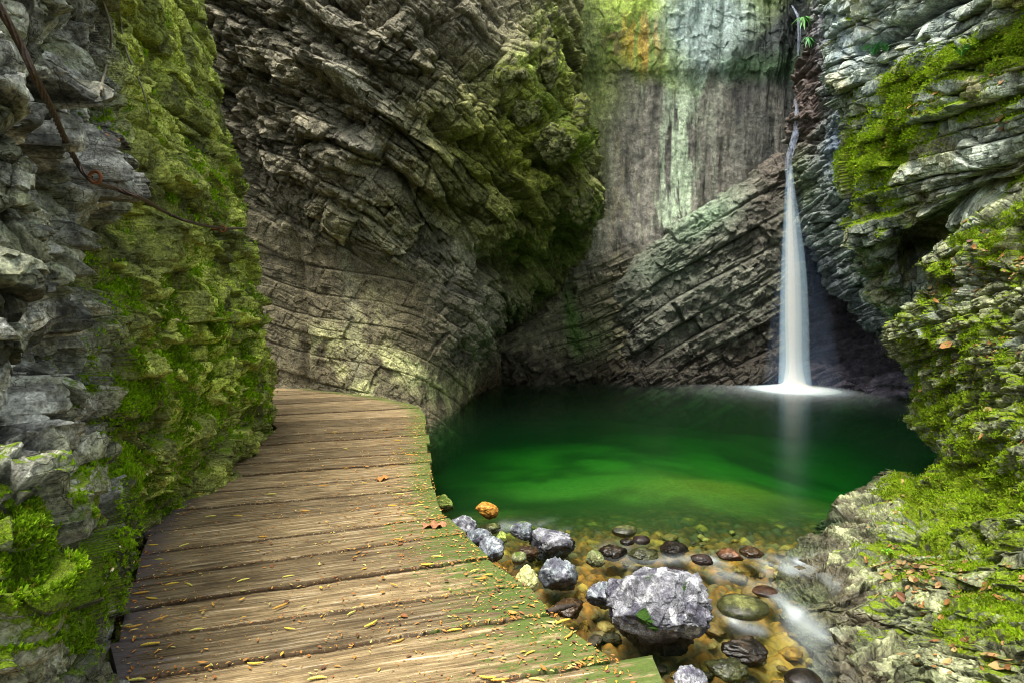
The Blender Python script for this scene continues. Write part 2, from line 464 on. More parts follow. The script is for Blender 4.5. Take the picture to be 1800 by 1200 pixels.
def dispB(P, N):
    px, py = pix(P)
    # rough hanging mass above a line that falls to the right; calm water-worn wall under it
    line = 400 + (px - 450) * 0.28 + (vn(P, .7, 70) - .5) * 90
    ov = sstep(30, -60, py - line)
    ov = np.maximum(ov, sstep(700, 800, px + (vn(P, 1., 71) - .5) * 60) * sstep(690, 600, py))
    p = warp(P, .45, 0.45, 72)
    nrm = (0.50, 0.30, 0.82)
    ud = (0.85, 0.1, -0.5)
    s0, b0, l0 = strata(p, nrm, ud, .62, 1.6, 13, tilt=.8, crev=.55, cw=.08)
    s1, b1, l1 = strata(warp(P, 1.1, .16, 73), nrm, ud, .24, .55, 16, crev=.45, cw=.10)
    s2, b2, l2 = strata(warp(P, 3, .05, 74), nrm, ud, .085, .2, 18, crev=.4, cw=.13)
    h0, e0, i0 = facets(warp(P, 1.2, .2, 75) @ np.array([[.9, 0, .3], [0, 1, 0], [-.3, 0, .9]]), 2.0, 21, tilt=1.6)
    h1, e1, i1 = facets(warp(P, 3, .08, 76), 6.0, 23, tilt=1.5)
    knob = sstep(760, 560, px) * sstep(330, 200, py)
    rough = .16 * s0 + .11 * s1 + .05 * s2 + .11 * h0 * (.6 + .7 * knob) + .08 * h1 * (.5 + knob) + .30 * (ridged(P, .8, 4, 77) - .55)
    # undercut shadow lines sweeping down to the right
    cut = 0
    for (x0, y0, x1, y1, wd, dp) in ((560,150,660,300,26,.5),(660,170,990,420,20,.45),(640,300,900,440,16,.35),(760,60,980,330,18,.35),(860,470,1000,450,26,.7),(850,540,960,470,20,.5),(700,330,960,520,13,.3),(520,40,640,160,20,.3),(700,250,1010,300,14,.25)):
        L = math.hypot(x1 - x0, y1 - y0); ux, uy = (x1 - x0) / L, (y1 - y0) / L
        a = np.clip((px - x0) * ux + (py - y0) * uy, 0, L)
        wob = (vn(P, 1.2, 79) - .5) * 50 + (vn(P, 4, 80) - .5) * 18
        dd = np.abs((px - x0) * -uy + (py - y0) * ux + wob) + np.maximum(0, np.abs((px - x0) * ux + (py - y0) * uy - L / 2) - L / 2)
        cut = cut + dp * np.exp(-(dd / wd) ** 2)
    rough = rough - .65 * cut + blobs(px, py, [(640, 265, 45, 20, .45, 35), (610, 130, 60, 25, .4, 40), (960, 240, 30, 35, .5), (1010, 350, 24, 35, .5), (900, 130, 30, 60, .4), (985, 250, 26, 28, .45), (930, 190, 26, 26, .3)])
    nl = (.36, .25, .9)
    c0, cb, cl = strata(warp(P, .5, .3, 82), nl, ud, .42, 1.7, 25, tilt=.3, crev=.6, cw=.045, joint=.35)
    c1, cb1, cl1 = strata(warp(P, 1.2, .1, 83), nl, ud, .15, 1.1, 26, tilt=.3, crev=.5, cw=.07, joint=.25)
    calm = .05 * c0 + .03 * c1 * sstep(.35, .6, vn(P, 1.2, 84)) + .016 * s2 * sstep(.40, .62, vn(P, .9, 88)) + .012 * h1 + .05 * (ridged(P, 2.6, 4, 89) - .6) + .28 * (fbm(P, .8, 4, 85) - .5) + .006 * h1
    for xj in (528, 845):
        calm = calm - .10 * np.exp(-((px - xj - (py - 550) * .04 - (vn(P, 1, 86) - .5) * 20) / 7) ** 2)
    d = rough * ov + calm * (1 - ov)
    d += .035 * (ridged(P, 6, 4, 87) - .5) * (.4 + ov)
    return N * d[:, None], (ov, b1, cb, l1, i1, knob)
def paintB(Q, N, px, py, info):
    ov, b1, cb, l1, i1, knob = info
    n1 = fbm(Q, 1.2, 4, 90); n2 = fbm(Q, 6, 4, 91)
    dark = mixc(rgb(.11, .095, .065), rgb(.25, .22, .15), n2)
    grn = blobs(px, py, [(870, 260, 130, 130, .9), (980, 180, 70, 200, .8), (850, 420, 150, 60, .45), (950, 480, 90, 80, .55), (620, 420, 120, 70, .2)])
    dark = mixc(dark, mixc(rgb(.09, .10, .012), rgb(.26, .28, .03), n2), np.clip(grn, 0, 1))
    dark = mixc(dark, rgb(.30, .38, .06), np.clip(blobs(px, py, [(958, 110, 26, 75, 1.2), (985, 245, 34, 40, 1.1), (925, 190, 30, 30, .8), (1012, 360, 26, 40, .7), (900, 130, 40, 20, .7), (1020, 230, 14, 60, .8)]) * sstep(.3, .5, n2), 0, 1))
    pale = blobs(px, py, [(640, 258, 60, 22, .8, 38), (630, 150, 70, 22, .7, 40), (560, 80, 90, 60, .3), (780, 440, 130, 50, .5), (840, 600, 40, 90, .4), (790, 500, 120, 60, .4)])
    dark = mixc(dark, rgb(.27, .25, .19), np.clip(pale, 0, 1))
    calm = mixc(rgb(.10, .08, .045), rgb(.19, .165, .095), n1)
    st = np.abs(px - (600 + (py - 400) * .12)); calm = mixc(calm, rgb(.36, .35, .22), .5 * np.exp(-(st / 12) ** 2) * sstep(380, 480, py))
    ych = blobs(px, py, [(575, 600, 40, 30, .7), (700, 645, 60, 22, 1.0, 35), (760, 685, 55, 18, 1.0, 40), (640, 685, 25, 22, .9), (600, 650, 30, 12, .6), (820, 690, 20, 40, .8), (650, 560, 30, 60, .3)])
    calm = mixc(calm, rgb(.48, .47, .22), np.clip(ych * sstep(.38, .60, fbm(Q * np.array([1, 1, .6]), 5, 4, 92)) * 1.3, 0, 1))
    col = mixc(calm, dark, ov)
    col = col * (.45 + 1.0 * np.where(ov > .5, b1, cb * .4 + .35))[:, None]
    moss = blobs(px, py, [(900, 260, 110, 160, .28), (985, 240, 40, 60, .6), (958, 100, 30, 70, .4), (1010, 350, 30, 50, .4), (940, 180, 40, 40, .4), (870, 480, 100, 40, .15)], -.1) + .3 * N[:, 2] + .6 * (n2 - .5)
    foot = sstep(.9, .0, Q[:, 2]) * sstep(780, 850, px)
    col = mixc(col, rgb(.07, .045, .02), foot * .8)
    return col, moss * ov, foot * .9 + .12
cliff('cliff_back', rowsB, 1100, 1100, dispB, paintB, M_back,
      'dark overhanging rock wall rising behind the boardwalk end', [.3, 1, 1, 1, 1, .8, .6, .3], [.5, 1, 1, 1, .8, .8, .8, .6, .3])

# ---- water streaked wall at the very back
rowsC = [
 [(600,-300,17.),(900,-300,16.6),(1020,-300,16.2),(1130,-300,15.9),(1250,-300,15.9),(1370,-300,16.2),(1430,-300,16.8),(1560,-300,17.)],
 [(600,0,17.),(900,0,16.6),(1020,0,16.2),(1130,0,15.8),(1250,0,15.8),(1350,0,16.1),(1420,0,17.0),(1560,0,17.)],
 [(600,110,17.),(900,110,16.7),(1020,110,16.3),(1130,110,15.85),(1250,110,15.85),(1350,110,16.05),(1410,110,16.8),(1560,110,17.)],
 [(600,150,17.),(900,150,16.7),(1020,150,16.4),(1130,150,16.0),(1250,150,16.0),(1350,150,16.1),(1410,150,16.6),(1560,150,17.)],
 [(600,300,17.),(900,300,16.6),(1020,300,16.3),(1130,300,16.1),(1250,300,16.1),(1350,300,16.1),(1410,300,16.4),(1560,300,17.)],
 [(600,460,17.),(900,460,16.2),(1010,460,15.8),(1130,460,15.7),(1250,460,16.),(1350,460,16.3),(1410,460,16.5),(1560,460,17.)],
 [(600,580,17.),(900,580,15.4),(1000,580,15.3),(1100,580,15.6),(1250,580,15.9),(1350,580,16.3),(1410,580,16.5),(1560,580,17.)],
 [(600,655,17.),(900,655,15.0),(1000,655,15.2),(1100,655,15.3),(1250,655,15.8),(1350,655,16.3),(1410,655,16.5),(1560,655,17.)],
 [(600,960,17.),(900,960,14.6),(1000,960,14.6),(1100,960,14.8),(1250,960,15.6),(1350,960,16.3),(1410,960,16.5),(1560,960,17.)],
]
def dispC(P, N):
    px, py = pix(P)
    nl = (-.38, .2, .9)
    low = sstep(430, 520, py + (vn(P, .6, 100) - .5) * 60)
    s0, b0, l0 = strata(warp(P, .6, .25, 101), nl, (1, 0, .3), .42, 1.2, 33, crev=.6, cw=.07)
    s1, b1, l1 = strata(warp(P, 1.5, .1, 102), nl, (1, 0, .3), .16, .45, 34, crev=.5, cw=.1)
    h1, e1, i1 = facets(warp(P, 2, .1, 103), 3.5, 35, tilt=1.5)
    vert = fbm(P * np.array([1, 1, .16], np.float32), 3.2, 4, 104) - .5
    flat = .26 * vert + .07 * (fbm(P, 3, 5, 105) - .5) + .12 * (fbm(P, .6, 2, 106) - .5)
    lip = sstep(.45, .6, vn(P * np.array([1, 1, .3], np.float32), 1.4, 107)) * sstep(150, 90, py)
    flat += .14 * lip + .03 * h1 * sstep(160, 110, py) + .006 * h1
    smooth_base = np.exp(-(((px - 940) / 55) ** 2 + ((py - 600) / 55) ** 2))
    rough = (.16 * s0 + .10 * s1 + .10 * h1 + .3 * (fbm(P, .9, 3, 108) - .5)) * (1 - .8 * smooth_base)
    rock2 = sstep(620, 655, py)
    d = flat * (1 - low) + rough * low + rock2 * .12 * h1
    d += .5 * np.exp(-((px - 1120) / 60) ** 2) * sstep(630, 660, py) * .5
    return N * d[:, None], (low, b1, i1)
def paintC(Q, N, px, py, info):
    low, b1, i1 = info
    n1 = fbm(Q, 1.0, 4, 110); n2 = fbm(Q, 6, 4, 111)
    S = Q * np.array([1, 1, .09], np.float32)
    st = fbm(S, 2.8, 5, 112, .6); st2 = fbm(S, 7, 4, 113, .6)
    base = mixc(rgb(.05, .048, .045), rgb(.24, .225, .19), sstep(.38, .64, st * .75 + n2 * .25))
    base = mixc(base, rgb(.14, .06, .035), .6 * sstep(.52, .62, st2) * np.exp(-((px - 1095) / 45) ** 2) * sstep(170, 230, py))
    # calcite runs
    run = np.exp(-((px - 1200 - (vn(S, 1., 114) - .5) * 20) / 24) ** 2) * sstep(.42, .56, st2) * sstep(100, 140, py) * 1.0
    run += .45 * np.exp(-((px - 1160) / 100) ** 2) * sstep(.54, .66, st2)
    base = mixc(base, rgb(.46, .56, .40), np.clip(run, 0, 1))
    top = sstep(165, 112, py + (vn(Q, 2, 115) - .5) * 60 + (vn(S, 2.5, 116) - .5) * 70)
    upc = mixc(rgb(.12, .20, .03), rgb(.32, .42, .05), n2)
    upc = mixc(upc, rgb(.46, .30, .03), np.clip(blobs(px, py, [(1135, 70, 26, 60, .9), (1095, 60, 25, 50, .35)]) * sstep(.42, .55, st2) * 1.6, 0, 1))
    upc = mixc(upc, rgb(.12, .09, .02), np.clip(blobs(px, py, [(1070, 70, 26, 50, 1.0)]) * sstep(.45, .6, n2) * 1.6, 0, 1))
    pl = np.clip(blobs(px, py, [(1260, 60, 70, 110, 1.2), (1200, 0, 50, 60, .8)]), 0, .85)
    upc = mixc(upc, mixc(rgb(.26, .34, .34), rgb(.42, .52, .54), sstep(.35, .6, st2)), pl)
    upc = mixc(upc, rgb(.38, .50, .08), np.clip(blobs(px, py, [(1110, 10, 60, 22, 1.1), (1060, 10, 40, 20, .6)]), 0, 1))
    base = mixc(base, upc, top)
    left = np.clip(blobs(px, py, [(1030, 200, 45, 200, .8), (1020, 60, 40, 120, .5), (1060, 160, 60, 40, .5)]), 0, 1)
    base = mixc(base, mixc(rgb(.10, .13, .03), rgb(.22, .26, .08), n2), left)
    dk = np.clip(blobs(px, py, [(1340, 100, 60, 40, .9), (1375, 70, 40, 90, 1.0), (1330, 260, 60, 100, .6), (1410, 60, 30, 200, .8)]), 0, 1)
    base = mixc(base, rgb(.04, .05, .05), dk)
    band = np.exp(-((py - 118) / 22) ** 2) * sstep(1230, 1290, px)
    base = mixc(base, rgb(.07, .14, .06), band * .8)
    lowc = mixc(rgb(.14, .125, .08), rgb(.28, .25, .16), n2) * (.6 + .7 * b1)[:, None]
    lowc = mixc(lowc, rgb(.10, .17, .04), np.clip(blobs(px, py, [(1005, 560, 14, 80, .9, -8), (1040, 600, 40, 40, .6)]), 0, 1))
    col = mixc(base, lowc, low)
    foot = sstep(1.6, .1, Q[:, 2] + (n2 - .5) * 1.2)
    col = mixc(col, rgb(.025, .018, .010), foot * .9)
    moss = blobs(px, py, [(1010, 80, 30, 150, .3), (1040, 600, 60, 50, .35), (1090, 20, 70, 40, .35)], -.2) + .3 * N[:, 2] + .6 * (n2 - .5)
    return col, moss, np.clip(foot + .3 * (1 - low), 0, 1)
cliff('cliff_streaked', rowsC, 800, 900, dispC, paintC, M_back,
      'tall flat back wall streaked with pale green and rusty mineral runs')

# ---- slanting layered buttress on the near side of the fall
tops = [(1030, 500), (1120, 448), (1200, 392), (1290, 335), (1372, 282), (1400, 285), (1425, 300)]
rowsD = [[(x, y + 30, 17.2) for x, y in tops],
         [(x, y, 15.9 - .1 * i + (1.0 if i == 0 else 0)) for i, (x, y) in enumerate(tops)],
         [(x + 2, y + 35, 15.2 - .08 * i + (1.4 if i > 5 or i == 0 else 0)) for i, (x, y) in enumerate(tops)],
         [(x + 2, (y + 668) / 2, 15.1 - .06 * i + (1.4 if i > 5 or i == 0 else 0)) for i, (x, y) in enumerate(tops)],
         [(x + 2, 640, 15.0 - .05 * i + (1.4 if i > 5 or i == 0 else 0)) for i, (x, y) in enumerate(tops)],
         [(x, 680, 14.6 - .04 * i + (1.4 if i > 5 or i == 0 else 0)) for i, (x, y) in enumerate(tops)],
         [(x, 960, 14.0 + (1.4 if i > 5 else 0)) for i, (x, y) in enumerate(tops)]]
def dispD(P, N):
    px, py = pix(P)
    nl = (-.50, .1, .86)
    s0, b0, l0 = strata(warp(P, .5, .12, 121), nl, (1, 0, .55), .6, 2.6, 43, crev=.35, cw=.06, joint=.5)
    s1, b1, l1 = strata(warp(P, 1.2, .10, 122), nl, (1, 0, .55), .24, .9, 44, crev=.5, cw=.08, joint=.45)
    s2, b2, l2 = strata(warp(P, 3, .06, 123), nl, (1, 0, .55), .085, .34, 45, crev=.4, cw=.13, joint=.4)
    h1, e1, i1 = facets(warp(P, 2, .1, 124), 4.5, 46, tilt=1.5)
    lf = sstep(1250, 1130, px)
    d = .20 * s0 + (.09 * s1 * (1 - .5 * lf) + .05 * s2) * (.4 + .6 * i1) * sstep(.3, .6, vn(P, 1.1, 127)) + .08 * h1 + .35 * (fbm(P, .8, 3, 125) - .5) + .16 * (ridged(P, 2.2, 4, 126) - .6)
    return N * d[:, None], (b1, i1, b2)
def paintD(Q, N, px, py, info):
    b1, i1, b2 = info
    n1 = fbm(Q, 1.3, 4, 130); n2 = fbm(Q, 6, 4, 131)
    col = mixc(rgb(.055, .057, .045), rgb(.20, .205, .155), n2) * (.45 + .6 * b1 + .5 * b2)[:, None]
    top = np.clip(blobs(px, py, [(1240, 385, 70, 26, .9, -30), (1160, 470, 60, 30, .3)]), 0, 1)
    col = mixc(col, mixc(rgb(.16, .26, .14), rgb(.38, .50, .36), n2), top * .8)
    red = np.clip(blobs(px, py, [(1365, 290, 28, 30, 1.2), (1330, 400, 40, 70, .6), (1350, 330, 40, 40, .5)]), 0, 1)
    col = mixc(col, rgb(.10, .065, .055), red * .6)
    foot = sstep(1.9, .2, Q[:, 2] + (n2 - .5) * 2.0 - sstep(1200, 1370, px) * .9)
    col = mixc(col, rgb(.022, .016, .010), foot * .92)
    moss = blobs(px, py, [(1280, 470, 80, 90, .18), (1370, 520, 30, 60, .3)], -.18) + .35 * N[:, 2] + .7 * (n2 - .5)
    return col, moss, np.clip(foot * 1.2 + red + .15, 0, 1)
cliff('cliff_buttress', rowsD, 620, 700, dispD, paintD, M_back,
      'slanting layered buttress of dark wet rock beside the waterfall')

# ---- recess behind the fall
rowsF = [
 [(1340,300,16.2),(1400,300,16.3),(1460,300,15.8),(1520,300,15.),(1600,300,14.),(1760,300,12.)],
 [(1340,420,16.0),(1400,420,16.2),(1460,420,15.8),(1520,420,15.),(1600,420,13.6),(1760,420,11.6)],
 [(1340,540,15.9),(1400,540,16.0),(1460,540,15.5),(1520,540,14.6),(1600,540,13.),(1760,540,11.)],
 [(1340,630,15.7),(1400,630,15.7),(1460,635,14.9),(1520,645,14.),(1610,650,12.4),(1760,660,9.8)],
 [(1340,672,15.2),(1400,675,15.0),(1460,680,14.2),(1520,686,13.3),(1610,700,11.8),(1760,745,9.2)],
 [(1340,960,14.8),(1400,960,14.6),(1460,960,13.9),(1520,960,13.),(1620,960,11.3),(1760,960,9.0)],
]
def dispF(P, N):
    nl = (-.25, .3, .92)
    s0, b0, l0 = strata(warp(P, .5, .2, 141), nl, (1, 0, .2), .36, 2.0, 53, crev=.6, cw=.08)
    s1, b1, l1 = strata(warp(P, 1.4, .1, 142), nl, (1, 0, .2), .14, .7, 54, crev=.5, cw=.1)
    h1, e1, i1 = facets(warp(P, 2, .1, 143), 4., 56, tilt=1.5)
    d = .14 * s0 + .08 * s1 + .09 * h1 + .25 * (fbm(P, .8, 3, 144) - .5)
    return N * d[:, None], (b1,)
def paintF(Q, N, px, py, info):
    n2 = fbm(Q, 6, 4, 151)
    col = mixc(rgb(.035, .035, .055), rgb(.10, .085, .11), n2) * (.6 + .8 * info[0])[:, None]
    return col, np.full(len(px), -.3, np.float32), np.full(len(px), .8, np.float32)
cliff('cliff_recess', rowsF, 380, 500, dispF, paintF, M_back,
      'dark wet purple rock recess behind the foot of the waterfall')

# ---- leaning strata right of the fall
rowsE = [
 [(1500,-260,17.),(1440,-260,14.5),(1440,-260,13.4),(1480,-260,12.6),(1540,-260,12.),(1640,-260,11.5)],
 [(1500,40,17.),(1436,40,14.8),(1432,40,13.7),(1470,40,12.8),(1530,40,12.),(1640,40,11.3)],
 [(1500,160,17.),(1412,160,15.),(1400,160,14.1),(1450,160,13.2),(1520,160,12.2),(1640,160,11.2)],
 [(1500,280,17.),(1406,280,15.),(1393,280,14.2),(1450,280,13.2),(1520,280,12.2),(1640,280,11.)],
 [(1500,380,16.8),(1424,380,14.8),(1412,380,13.9),(1460,380,13.),(1530,380,12.),(1640,380,10.8)],
 [(1520,460,16.5),(1452,460,14.4),(1440,458,13.5),(1490,455,12.7),(1550,455,11.9),(1650,455,10.7)],
 [(1560,535,16.),(1505,540,13.9),(1492,535,13.),(1530,528,12.4),(1570,520,11.7),(1660,510,10.6)],
 [(1600,600,15.),(1560,602,13.4),(1548,596,12.4),(1575,590,11.9),(1600,585,11.4),(1680,580,10.5)],
 [(1640,640,14.),(1600,625,13.4),(1590,625,12.6),(1600,625,12.),(1620,625,11.6),(1700,620,10.8)],
]
def dispE(P, N):
    nl = (-.62, .15, .77)
    s0, b0, l0 = strata(warp(P, .5, .12, 161), nl, (1, .1, .7), .5, 1.3, 63, crev=.6, cw=.07)
    s1, b1, l1 = strata(warp(P, 1.2, .07, 162), nl, (1, .1, .7), .24, .34, 64, crev=.5, cw=.08)
    s2, b2, l2 = strata(warp(P, 3, .04, 163), nl, (1, .1, .7), .08, .2, 65, crev=.4, cw=.13)
    h1, e1, i1 = facets(warp(P, 2, .1, 164), 4., 66, tilt=1.5)
    d = .13 * s0 + .11 * s1 + .05 * s2 + .06 * h1 + .25 * (fbm(P, .8, 3, 165) - .5)
    return N * d[:, None], (b1, b2)
def paintE(Q, N, px, py, info):
    b1, b2 = info
    n1 = fbm(Q, 1.3, 4, 170); n2 = fbm(Q, 6, 4, 171)
    col = mixc(rgb(.09, .11, .10), rgb(.32, .37, .34), n2) * (.45 + .6 * b1 + .5 * b2)[:, None]
    red = np.clip(blobs(px, py, [(1410, 200, 36, 90, 1.2), (1420, 80, 40, 100, .9)]), 0, 1)
    col = mixc(col, mixc(rgb(.06, .03, .025), rgb(.15, .09, .08), n2), red * .85)
    blu = np.clip(blobs(px, py, [(1480, 260, 22, 50, .9), (1470, 40, 30, 90, .5)]), 0, 1)
    col = mixc(col, rgb(.16, .24, .48), blu * .6)
    grn = np.clip(blobs(px, py, [(1410, 300, 22, 40, .9), (1420, 345, 20, 25, .6)]), 0, 1)
    col = mixc(col, rgb(.13, .18, .05), grn * .6)
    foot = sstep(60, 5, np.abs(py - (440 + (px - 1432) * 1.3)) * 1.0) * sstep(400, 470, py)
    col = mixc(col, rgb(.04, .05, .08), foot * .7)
    moss = blobs(px, py, [(1415, 340, 30, 50, .25)], -.25) + .35 * N[:, 2] + .6 * (n2 - .5)
    return col, moss, np.clip(.25 + red * .6 + foot * .5, 0, 1)
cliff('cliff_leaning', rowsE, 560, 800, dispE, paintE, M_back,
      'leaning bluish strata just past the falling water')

# ---- big pale layered mass on the upper right
rowsG = [
 [(1600,-300,14.),(1490,-300,11.4),(1475,-300,9.8),(1550,-300,8.2),(1640,-300,7.0),(1730,-300,6.1),(1830,-300,5.4),(2300,-300,4.0)],
 [(1600,-20,14.),(1475,-20,11.2),(1457,-20,9.6),(1550,-20,8.1),(1640,-20,7.0),(1730,-20,6.2),(1830,-20,5.4),(2300,-20,4.0)],
 [(1600,120,13.5),(1470,120,10.8),(1452,120,9.4),(1550,120,8.0),(1640,120,7.0),(1730,120,6.2),(1830,120,5.5),(2300,120,4.1)],
 [(1620,230,13.),(1505,230,10.2),(1488,230,9.0),(1560,230,7.8),(1640,230,6.9),(1730,230,6.2),(1830,230,5.6),(2300,230,4.2)],
 [(1620,330,13.),(1506,330,10.),(1490,330,8.8),(1560,330,7.7),(1640,330,7.0),(1730,330,6.3),(1830,330,5.8),(2300,330,4.4)],
 [(1630,430,12.5),(1522,430,10.),(1508,430,8.9),(1560,430,8.1),(1630,430,7.8),(1730,430,7.0),(1830,430,6.2),(2300,430,4.8)],
 [(1650,520,12.),(1548,520,10.2),(1535,520,9.2),(1575,520,8.6),(1630,520,8.3),(1730,520,7.4),(1830,520,6.6),(2300,520,5.2)],
 [(1680,600,12.),(1590,590,10.4),(1578,585,9.6),(1600,590,9.0),(1640,600,8.6),(1740,600,7.8),(1840,600,7.),(2300,600,5.6)],
]
def dispG(P, N):
    px, py = pix(P)
    nl = (-.42, -.09, .9)
    ud = (1, -.3, .45)
    s0, b0, l0 = strata(warp(P, .6, .10, 181), nl, ud, .46, .75, 73, crev=.5, cw=.04, tilt=.5)
    s1, b1, l1 = strata(warp(P, 1.2, .04, 182), nl, ud, .19, .26, 74, crev=.5, cw=.06, tilt=.6)
    s2, b2, l2 = strata(warp(P, 3, .015, 183), nl, ud, .075, .11, 75, crev=.4, cw=.10, tilt=.6)
    h0, e0, i0 = facets(warp(P, 1.4, .1, 185), 2.2, 77, tilt=1.4)
    d = .09 * h0 + .32 * (fbm(P, .7, 3, 186) - .5)
    h1, e1, i1 = facets(warp(P, 3, .05, 188), 7, 78, tilt=1.4)
    e = .15 * s0 + .11 * s1 + .03 * s2 * sstep(.35, .6, vn(P, 1.5, 184)) + .03 * h1; dirn = inplane(N, nl, .35)
    # ledge and overhang lines rising to the right
    for (x0, y0, x1, y1, wd, dp) in ((1500,95,1720,-40,9,.35),(1560,440,1800,300,12,.30),(1610,470,1640,420,26,.7),(1500,500,1620,440,10,.2),(1640,200,1820,150,7,.12),(1690,330,1800,275,8,.2)):
        L = math.hypot(x1 - x0, y1 - y0); ux, uy = (x1 - x0) / L, (y1 - y0) / L
        wob = (vn(P, 1.6, 189) - .5) * 26
        dd = np.abs((px - x0) * -uy + (py - y0) * ux + wob) + np.maximum(0, np.abs((px - x0) * ux + (py - y0) * uy - L / 2) - L / 2)
        d = d - dp * np.exp(-(dd / wd) ** 2)
    return N * d[:, None] + dirn * e[:, None], (b1, b2, l1)
def paintG(Q, N, px, py, info):
    b1, b2, l1 = info
    n1 = fbm(Q, 1.6, 4, 190); n2 = fbm(Q, 8, 4, 191)
    col = mixc(rgb(.12, .14, .11), rgb(.42, .46, .38), sstep(.3, .7, n2))
    col = mixc(col, rgb(.42, .37, .18), sstep(.5, .68, n1) * .6)
    col = col * (.45 + .6 * b1 + .4 * b2)[:, None]
    blu = np.clip(blobs(px, py, [(1480, 60, 45, 80, .7), (1560, 200, 60, 60, .25), (1620, 40, 60, 80, .25)]), 0, 1)
    col = mixc(col, mixc(rgb(.20, .27, .36), rgb(.45, .58, .66), n2), blu * .7)
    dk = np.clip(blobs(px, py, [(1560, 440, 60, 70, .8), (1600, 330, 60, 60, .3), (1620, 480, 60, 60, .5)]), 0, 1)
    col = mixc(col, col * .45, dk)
    bias = blobs(px, py, [(1640, 130, 130, 34, .50, -28), (1780, 60, 60, 30, .55, -30), (1570, 240, 90, 38, .48, -30), (1530, 310, 45, 60, .45), (1720, 200, 60, 25, .3), (1560, 380, 50, 40, .2), (1780, 190, 30, 30, .3),
                          (1600, 60, 120, 30, -.25, -30), (1680, 310, 90, 40, -.35, -20), (1760, 110, 60, 25, .25)], .0)
    moss = bias * 1.45 + .17 + .45 * (N[:, 2] - .2) + .85 * (n1 - .5) + .8 * (n2 - .5)
    return col, moss, np.full(len(px), .1, np.float32)
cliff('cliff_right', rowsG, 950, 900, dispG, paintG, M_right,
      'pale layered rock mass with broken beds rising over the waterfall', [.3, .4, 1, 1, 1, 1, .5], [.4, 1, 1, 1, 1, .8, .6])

# ---- mossy ledges coming down to the water on the right
rowsH = [
 [(1760,520,8.),(1665,480,7.0),(1720,430,6.8),(1800,385,6.2),(1960,300,5.6),(2300,150,4.6)],
 [(1720,460,7.6),(1640,436,5.6),(1705,398,5.2),(1800,350,4.75),(1960,265,4.2),(2300,100,3.6)],
 [(1720,520,7.6),(1616,505,5.75),(1700,485,5.0),(1800,455,4.45),(1960,400,3.9),(2300,320,3.2)],
 [(1700,600,7.8),(1564,592,6.05),(1680,583,5.0),(1800,565,4.2),(1960,540,3.6),(2300,480,2.9)],
 [(1720,690,8.0),(1596,690,6.2),(1690,680,4.95),(1800,670,3.95),(1960,660,3.4),(2300,640,2.7)],
 [(1720,790,8.0),(1602,785,6.25),(1690,780,4.7),(1800,775,3.65),(1960,780,3.1),(2300,800,2.4)],
 [(1560,880,6.9),(1545,832,6.45),(1655,852,4.8),(1800,868,3.38),(1960,900,2.85),(2300,960,2.15)],
 [(1400,960,4.9),(1466,925,4.95),(1600,935,4.15),(1800,955,3.05),(1960,1010,2.6),(2300,1100,1.95)],
 [(1360,1060,3.9),(1438,1028,3.88),(1600,1035,3.45),(1800,1045,2.78),(1960,1120,2.35),(2300,1240,1.8)],
 [(1430,1150,3.3),(1515,1105,3.34),(1640,1110,3.0),(1800,1125,2.52),(1960,1220,2.15),(2300,1360,1.7)],
 [(1410,1260,2.85),(1500,1200,2.86),(1640,1205,2.65),(1800,1225,2.3),(1960,1320,2.0),(2300,1460,1.6)],
 [(1400,1500,2.3),(1500,1420,2.3),(1640,1420,2.2),(1800,1440,2.0),(1960,1520,1.8),(2300,1660,1.5)],
]
def dispH(P, N):
    px, py = pix(P)
    t = sstep(600, 900, py)
    nA = unit((-.34, .26, .9)); nB = unit((-.33, .36, .87))
    low = sstep(1.9, .6, P[:, 2])
    def both(f, *a, **k):
        xa = f(a[0], nA, (1, -.5, .4), *a[1:], **k); xb = f(a[0], nB, (1, .2, 0), *a[1:], **k)
        return xa[0] * (1 - low) + xb[0] * low, np.where(low > .5, xb[1], xa[1]), xa[2]
    s0, b0, l0 = both(strata, warp(P, .8, .07, 201), .26, .42, 83, crev=.5, cw=.05, tilt=.5)
    s1, b1, l1 = both(strata, warp(P, 2, .03, 202), .105, .16, 84, crev=.5, cw=.07, tilt=.7)
    s2, b2, l2 = both(strata, warp(P, 4, .012, 203), .042, .07, 85, crev=.4, cw=.10, tilt=.7)
    P0 = P
    def terr(p, nrm, t, sd, amt):
        w = (p @ nrm) / t + (vn(p, .9, sd) - .5) * 2.0 + (vn(p, 4, sd + 1) - .5) * .5 + 1.3 * hsh(np.floor((p @ unit((1, .4, .1))) / (t * 4) + vn(p, 2, sd + 2) * 1.5), sd) * .6
        f = w - np.floor(w); return (sstep(.45, 1., f) - f) * t * amt
    lw = low[:, None]
    P = P + (nA * (1 - lw) + nB * lw) * terr(P, nB, .12, 220, .8)[:, None] * (.35 + .65 * low)[:, None]
    P = P + nB * terr(P, nB, .045, 230, .7)[:, None] * low[:, None]
    h0, e0, i0 = facets(warp(P, 2, .08, 205), 3.2, 87, tilt=1.6)
    h1, e1, i1 = facets(warp(P, 5, .03, 206), 9., 88, tilt=1.5)
    d = .05 * h0 + .018 * h1 + .16 * (fbm(P, 1., 3, 207) - .5)
    e = (.12 - .05 * low) * s0 + (.075 - .025 * low) * s1 + .022 * s2 + .02 * h1
    d = d * (1 - .45 * low)
    dirn = inplane(N, nA, .35) * (1 - low)[:, None] + inplane(N, nB, .8) * low[:, None]
    d -= blobs(px, py, [(1590, 790, 40, 25, .5), (1585, 670, 20, 40, .1), (1660, 500, 30, 10, .15), (1620, 950, 50, 10, .12, 5), (1600, 880, 12, 60, .15)])
    # lying beds: push flat tops out, undersides in
    return P - P0 + N * d[:, None] + dirn * e[:, None], (b1, b2, l1)
